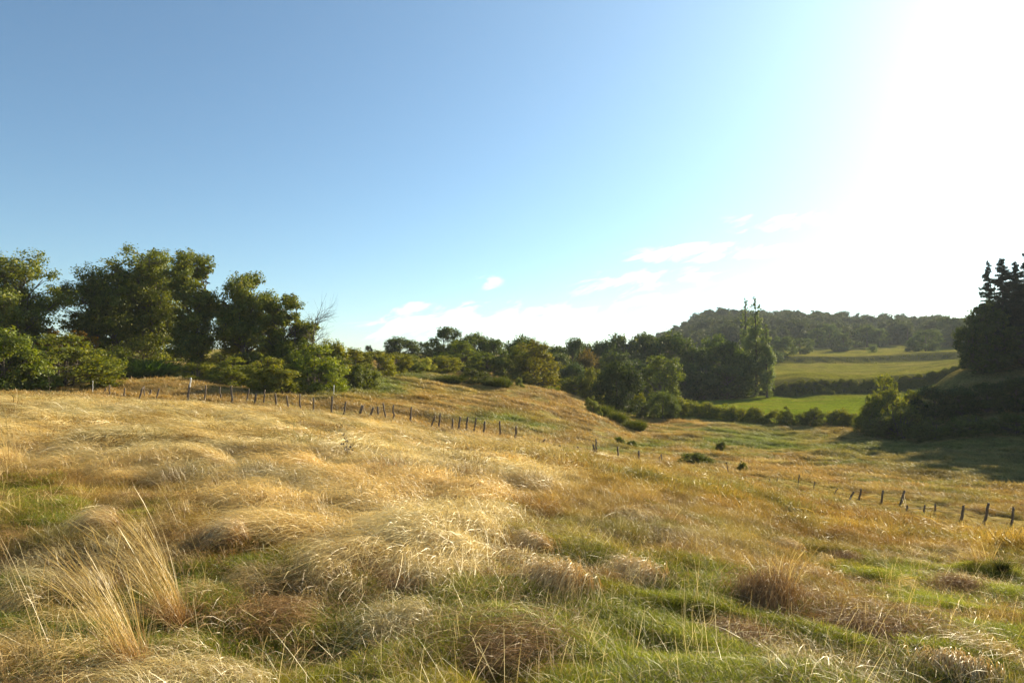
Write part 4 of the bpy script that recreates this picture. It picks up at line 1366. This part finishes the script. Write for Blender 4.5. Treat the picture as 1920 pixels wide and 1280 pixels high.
# ------------------------------------------------------------------ fences
def post_mesh(name, p0, p1, w, seed, mat=None, taper=.85, jag=True):
    """a split timber post from foot p0 to head p1 with a slanted, split head"""
    rg = np.random.default_rng(seed)
    k, sides = 7, 8
    t = np.linspace(0, 1, k)
    p0 = np.asarray(p0); p1 = np.asarray(p1)
    L = np.linalg.norm(p1 - p0)
    path = p0 + (p1 - p0) * t[:, None]
    path[1:-1, :2] += rg.normal(0, .012 * L, (k - 2, 2))
    V, F = tube(path, w / 2 * (1 - (1 - taper) * t), sides)
    V = V.reshape(k, sides, 3)
    ctr = path[:, None]
    prof = rg.uniform(.75, 1.2, sides)[None, :, None] * rg.uniform(.93, 1.07, (k, sides))[..., None]
    V = ctr + (V - ctr) * prof
    if jag:
        V[-1] += (p1 - p0) / L * (rg.uniform(-.5, .6, sides) * w * .7)[:, None]
    V = V.reshape(-1, 3)
    cap = np.arange(sides)
    n0 = len(V)
    V = np.concatenate([V, path[-1:]])
    capf = np.stack([(k - 1) * sides + cap, (k - 1) * sides + (cap + 1) % sides, np.full(sides, n0)], 1)
    return mesh_from(name, V, [F, capf], [mat or M_POST])


DX = [180, 350, 620, 770, 967, 1120, 1240, 1360, 1500, 1600, 1700, 1850, 1900]
DD = [44.5, 45, 47, 47, 47, 43, 41.5, 41, 40, 37, 34, 30, 29]


def fence(name, label, posts, wires=None, wmul=1.0):
    x0, y0, z0 = at(posts[0][2], posts[0][3], float(np.interp(posts[0][2], DX, DD)))
    root = link(name, None, loc=(x0, y0, z0))
    tag(root, label, 'fence')
    heads = []
    for k, (tx, ty, bx, by, *w) in enumerate(posts):
        D = float(np.interp(bx, DX, DD))
        D = float(np.clip(ground_hit(bx, by)[1], D * .8, D * 1.12))
        p0 = np.array(at(bx, by, D)); p1 = np.array(at(tx, ty, D))
        zg = float(height(np.array([p0[0]]), np.array([p0[1]]))[0])
        d = (p1 - p0) / (np.linalg.norm(p1 - p0) + 1e-6)
        p0 = p0 - d * max(.25, (p0[2] - zg) + .2)
        width = (w[0] if w else 3.0) / 1280 * D * 1.2 * wmul
        rg = np.random.default_rng(900 + k)
        p1 = p1 + np.array([0, rg.normal(0, .05), 0])
        me = post_mesh('post', p0 - [x0, y0, z0], p1 - [x0, y0, z0], width, 700 + k + int(bx))
        link('post', me, root)
        heads.append((p0, p1))
    if wires:
        for a, b in wires:
            for fr in (.86, .62):
                bag = Bag()
                for q in range(a, b):
                    e0 = heads[q][0] + (heads[q][1] - heads[q][0]) * fr
                    e1 = heads[q + 1][0] + (heads[q + 1][1] - heads[q + 1][0]) * fr
                    t = np.linspace(0, 1, 4)[:, None]
                    path = e0 * (1 - t) + e1 * t - [x0, y0, z0]
                    path[:, 2] -= np.sin(np.pi * t[:, 0]) * .05
                    bag.add(*tube(path, np.full(4, .004), 3))
                v_, f_ = bag.get()
                link('wire', mesh_from('wire', v_, f_, [M_WIRE]), root)
    return root


M_WIRE, nt = new_mat('rusty_wire')
p = N(nt, 'ShaderNodeBsdfPrincipled', i_Roughness=.6, i_Metallic=.6)
p.inputs['Base Color'].default_value = (.10, .07, .05, 1)
o = N(nt, 'ShaderNodeOutputMaterial')
nt.links.new(p.outputs[0], o.inputs[0])
M_WHITE, nt = new_mat('white_plastic')
p = N(nt, 'ShaderNodeBsdfPrincipled', i_Roughness=.5)
nz_ = N(nt, 'ShaderNodeTexNoise', i_Scale=30.0)
nt.links.new(ramp(nt, nz_.outputs[0], [(.3, (.62, .61, .56)), (.6, (.8, .79, .75))]), p.inputs['Base Color'])
o = N(nt, 'ShaderNodeOutputMaterial')
nt.links.new(p.outputs[0], o.inputs[0])

LEFT = [(199, 728, 192, 742, 3.2), (206, 722, 206, 744, 3), (234, 727, 232, 744, 2.5), (268, 726, 260, 750, 3.4), (271, 723, 271, 745, 2.2), (284, 730, 279, 744, 3.2),
        (298, 728, 293, 748, 3), (355, 722, 351, 752, 3.2), (385, 722, 383, 754, 2.8), (413, 725, 413, 751, 2.4), (433, 723, 436, 758, 3.8),
        (466, 730, 463, 754, 2.8), (479, 738, 477, 760, 3.6), (498, 730, 494, 759, 2.8), (516, 738, 518, 763, 3), (538, 742, 541, 767, 3),
        (562, 738, 563, 769, 3), (587, 745, 588, 774, 3), (623, 743, 621, 775, 3.8), (648, 753, 644, 778, 3.4), (680, 760, 673, 780, 4.4), (700, 764, 693, 784, 4),
        (708, 762, 709, 783, 3.4), (719, 756, 724, 787, 3), (738, 759, 738, 790, 3.4), (772, 763, 769, 794, 3.8), (816, 780, 807, 803, 3.4), (826, 775, 821, 805, 3),
        (849, 785, 848, 809, 3.2), (863, 782, 859, 809, 4), (877, 782, 874, 810, 3.4), (893, 783, 888, 814, 3.6), (909, 790, 906, 817, 3.6), (937, 789, 938, 820, 3.2),
        (968, 800, 966, 828, 3.6)]
MIDP = [(1022, 823, 1012, 834, 2.6), (1050, 834, 1047, 844, 4), (1083, 837, 1086, 848, 2.6), (1112, 833, 1117, 853, 3.6), (1117, 823, 1118, 853, 2.8),
        (1158, 837, 1159, 865, 2.8), (1198, 845, 1198, 872, 3.4), (1236, 856, 1237, 870, 2), (1240, 851, 1242, 868, 2.8)]
RIGHT = [(1443, 896, 1442, 904, 2), (1457, 895, 1456, 904, 2.4), (1499, 889, 1497, 906, 2.8), (1528, 902, 1525, 917, 3), (1570, 915, 1563, 928, 3), (1600, 921, 1592, 937, 4.4),
         (1616, 916, 1611, 937, 4), (1656, 919, 1653, 943, 4.4), (1697, 920, 1688, 947, 5), (1700, 947, 1699, 957, 4), (1734, 947, 1732, 960, 4), (1755, 945, 1753, 958, 4),
         (1809, 948, 1803, 975, 6.4), (1850, 942, 1842, 988, 6), (1901, 952, 1894, 998, 6)]
fence('post_fence', 'long leaning line of dark old posts below the left copse', LEFT, [(0, 6), (6, 34)])
fence('broken_post_fence', 'broken stretch of short leaning posts in the middle of the slope', MIDP, [(4, 6)])
fence('low_post_fence', 'weathered stubby posts sunk in golden grass on the right', RIGHT, [(8, 8 + 6)], .72)


def stake(name, label, cat, tx, ty, bx, by, w, D, mat, cap_from=None):
    p0 = np.array(at(bx, by, D)); p1 = np.array(at(tx, ty, D))
    root = link(name, None, loc=tuple(p0)); tag(root, label, cat)
    d = p1 - p0
    if cap_from is not None:
        j_ = d * cap_from
        link('shaft', post_mesh('shaft', -d * .2, j_, w * .8, 5, M_POST), root)
        link('white_top', post_mesh('white_top', j_ * .98, d, w, 6, mat, 1, False), root)
    else:
        link('shaft', post_mesh('shaft', -d * .15, d * .95, w, 5, mat, 1, False), root)
        link('cap', post_mesh('cap', d * .95, d, w * 1.5, 6, mat, 1, False), root)
    return root


stake('electric_fence_stake', 'white topped stake leaning right behind the old fence', 'stake', 358, 708, 353, 752, .085, 45.6, M_WHITE, .62)
stake('electric_fence_stake', 'slim white stake on the short green grass', 'stake', 626, 722, 626, 737, .075, 54, M_WHITE)
stake('electric_fence_stake', 'thin pale stake in front of the olive bush on the left', 'stake', 174, 713, 174, 732, .03, 45.5, M_WHITE)
stake('iron_stake', 'thin dark iron stake standing alone beside the young shrub', 'stake', 1362, 866, 1366, 890, .055, 41, M_WIRE)


# ------------------------------------------------------------------ foreground grass tussocks, countable
M_TUFTG = grass_mat('tuft_golden', (.40, .26, .07), (.55, .39, .13), (.70, .56, .26), (.34, .16, .04), 0.4, 0.05, inst=False)
rg = np.random.default_rng(77)
for (px, py, L, h, hd, kind, lab), (x, y) in zip(SW, SWP):
    z = float(height(np.array([x]), np.array([y]))[0]) - .02
    dm = L * .35
    if kind == 'pale':
        pt = [lodged(rg, 600, L * .65, h * .85, .0015, dm * .25, dm * .55, .2, 8, .12), lodged(rg, 240, L * .6, h * .6, .0013, dm * .4, dm * .6, .5, 7, .05)]
        mats = [M_TUFT, M_TUFTB]
    elif kind == 'brown':
        pt = [lodged(rg, 900, L * .85, h * .75, .0011, dm * .6, dm * .75, .45, 7, .10), lodged(rg, 350, L * .5, h * .6, .001, dm * .8, dm * .8, 1.5, 6),
              tuft(rg, 60, h * 1.4, -.3, .4, .0016, dm * .5, 6, .4, .3)]
        mats = [M_TUFTB, M_TUFTB, M_TUFT]
    else:
        pt = [tuft(rg, 420, h * 1.6, 0, .35, .003, dm * .6, 5, .4)]
        mats = [M_WEED]
    me = clump_mesh('tussock', pt, mats)
    o_ = link('grass_tussock', me, loc=(x, y, z))
    o_.rotation_euler = (0, 0, math.radians(hd))
    tag(o_, lab, 'grass tussock', 'grass tussocks in the foreground')


def tall_clump(px, py, n, L, lean, tilt, w, rad, label, heading=180, heads=.35, mats=None, extra=None, name='tall_grass_clump', cat='tall grass'):
    x, y, z = ground_hit(px, py)
    rg = np.random.default_rng(int(px * 7 + py))
    root = link(name, None, loc=(x, y, z - .02)); root.rotation_euler = (0, 0, math.radians(heading))
    tag(root, label, cat)
    link('stems', clump_mesh('stems', [tuft(rg, n, L, lean, tilt, w, rad, 9, .45, heads)], [mats or M_TUFTG]), root)
    link('basal_leaves', clump_mesh('basal_leaves', [tuft(rg, n, L * .45, lean * .6, .3, w, rad * 1.3, 6, .8)], [extra or M_TUFTB]), root)
    return root


tall_clump(335, 1175, 210, 1.0, .42, .12, .0011, .08, 'tall golden grass clump leaning left, the right one of the two')
tall_clump(255, 1262, 180, .85, .38, .11, .0011, .07, 'tall golden grass clump in the lower left corner, left of its twin')
tall_clump(20, 885, 60, 1.25, .05, .14, .0028, .2, 'tall upright grass stems at the left edge')
tall_clump(95, 1275, 26, .9, .12, .16, .0017, .3, 'few thin upright straw stems in the bottom left corner')
tall_clump(735, 900, 170, .62, .1, .3, .0028, .3, 'dark weedy clump with thin stalks in the straw left of centre', 180, .3, M_TUFTB, M_WEED, 'weed_clump', 'weed')
tall_clump(1470, 1120, 60, .55, -.1, .14, .0018, .07, 'upright golden stems rising from the dome shaped mound', 180, .2)
tall_clump(1850, 1060, 24, .5, .2, .35, .003, .15, 'loose upright stalks on the slope near the right edge', 180, .2)


def stalk_weed(px, py, H, label):
    x, y, z = ground_hit(px, py)
    root = link('dried_thistle', None, loc=(x, y, z)); tag(root, label, 'weed')
    rg = np.random.default_rng(int(px))
    bag = Bag(); hb = Bag()
    bag.add(*tube(np.array([[0, 0, -.05], [.01, 0, H * .5], [-.01, .01, H]]), [.007, .005, .003], 5))
    for k in range(12):
        h0 = H * rg.uniform(.2, .95); a = rg.uniform(0, 6.28); l_ = .10 * rg.uniform(.5, 1.2)
        e = np.array([math.cos(a) * l_, math.sin(a) * l_, h0 + l_ * .9])
        bag.add(*tube(np.array([[0, 0, h0], (e + [0, 0, h0]) / 2 * [1, 1, 1], e]), [.004, .003, .002], 4))
        for q in range(3):
            c_ = e + rg.normal(0, .012, 3)
            hb.add(*tube(np.array([c_ - [0, 0, .015], c_, c_ + [0, 0, .018]]), [.004, .013, .003], 5))
    v_, f_ = bag.get(); link('stalk', mesh_from('stalk', v_, f_, [M_BARK]), root)
    v_, f_ = hb.get(); link('seed_heads', mesh_from('seed_heads', v_, f_, [M_BARK]), root)


stalk_weed(650, 884, .62, 'single dried thistle stalk standing in the straw')
stalk_weed(92, 748, 1.3, 'dark dried stalk before the olive bush on the left')

# ------------------------------------------------------------------ air
HZ = bpy.data.materials.new('haze_air')
HZ.use_nodes = True
nt = HZ.node_tree
nt.nodes.clear()
pv = N(nt, 'ShaderNodeVolumePrincipled')
pv.inputs['Color'].default_value = (.86, .92, 1.0, 1)
pv.inputs['Density'].default_value = 0.00017
pv.inputs['Anisotropy'].default_value = 0.1
o = N(nt, 'ShaderNodeOutputMaterial')
nt.links.new(pv.outputs[0], o.inputs['Volume'])
zmin = float(gv[:, 2].min()) - 1.0
zmax = max(float(gv[:, 2].max()) + 22, 60)
s = 1520
hv = np.array([[sx * s, sy * s, z_] for z_ in (zmin, zmax) for sx, sy in ((-1, -1), (1, -1), (1, 1), (-1, 1))])
hf = np.array([[0, 3, 2, 1], [4, 5, 6, 7], [0, 1, 5, 4], [1, 2, 6, 5], [2, 3, 7, 6], [3, 0, 4, 7]])
tag(link('haze', mesh_from('haze', hv, hf, [HZ])), 'thin pale summer haze', kind='stuff')
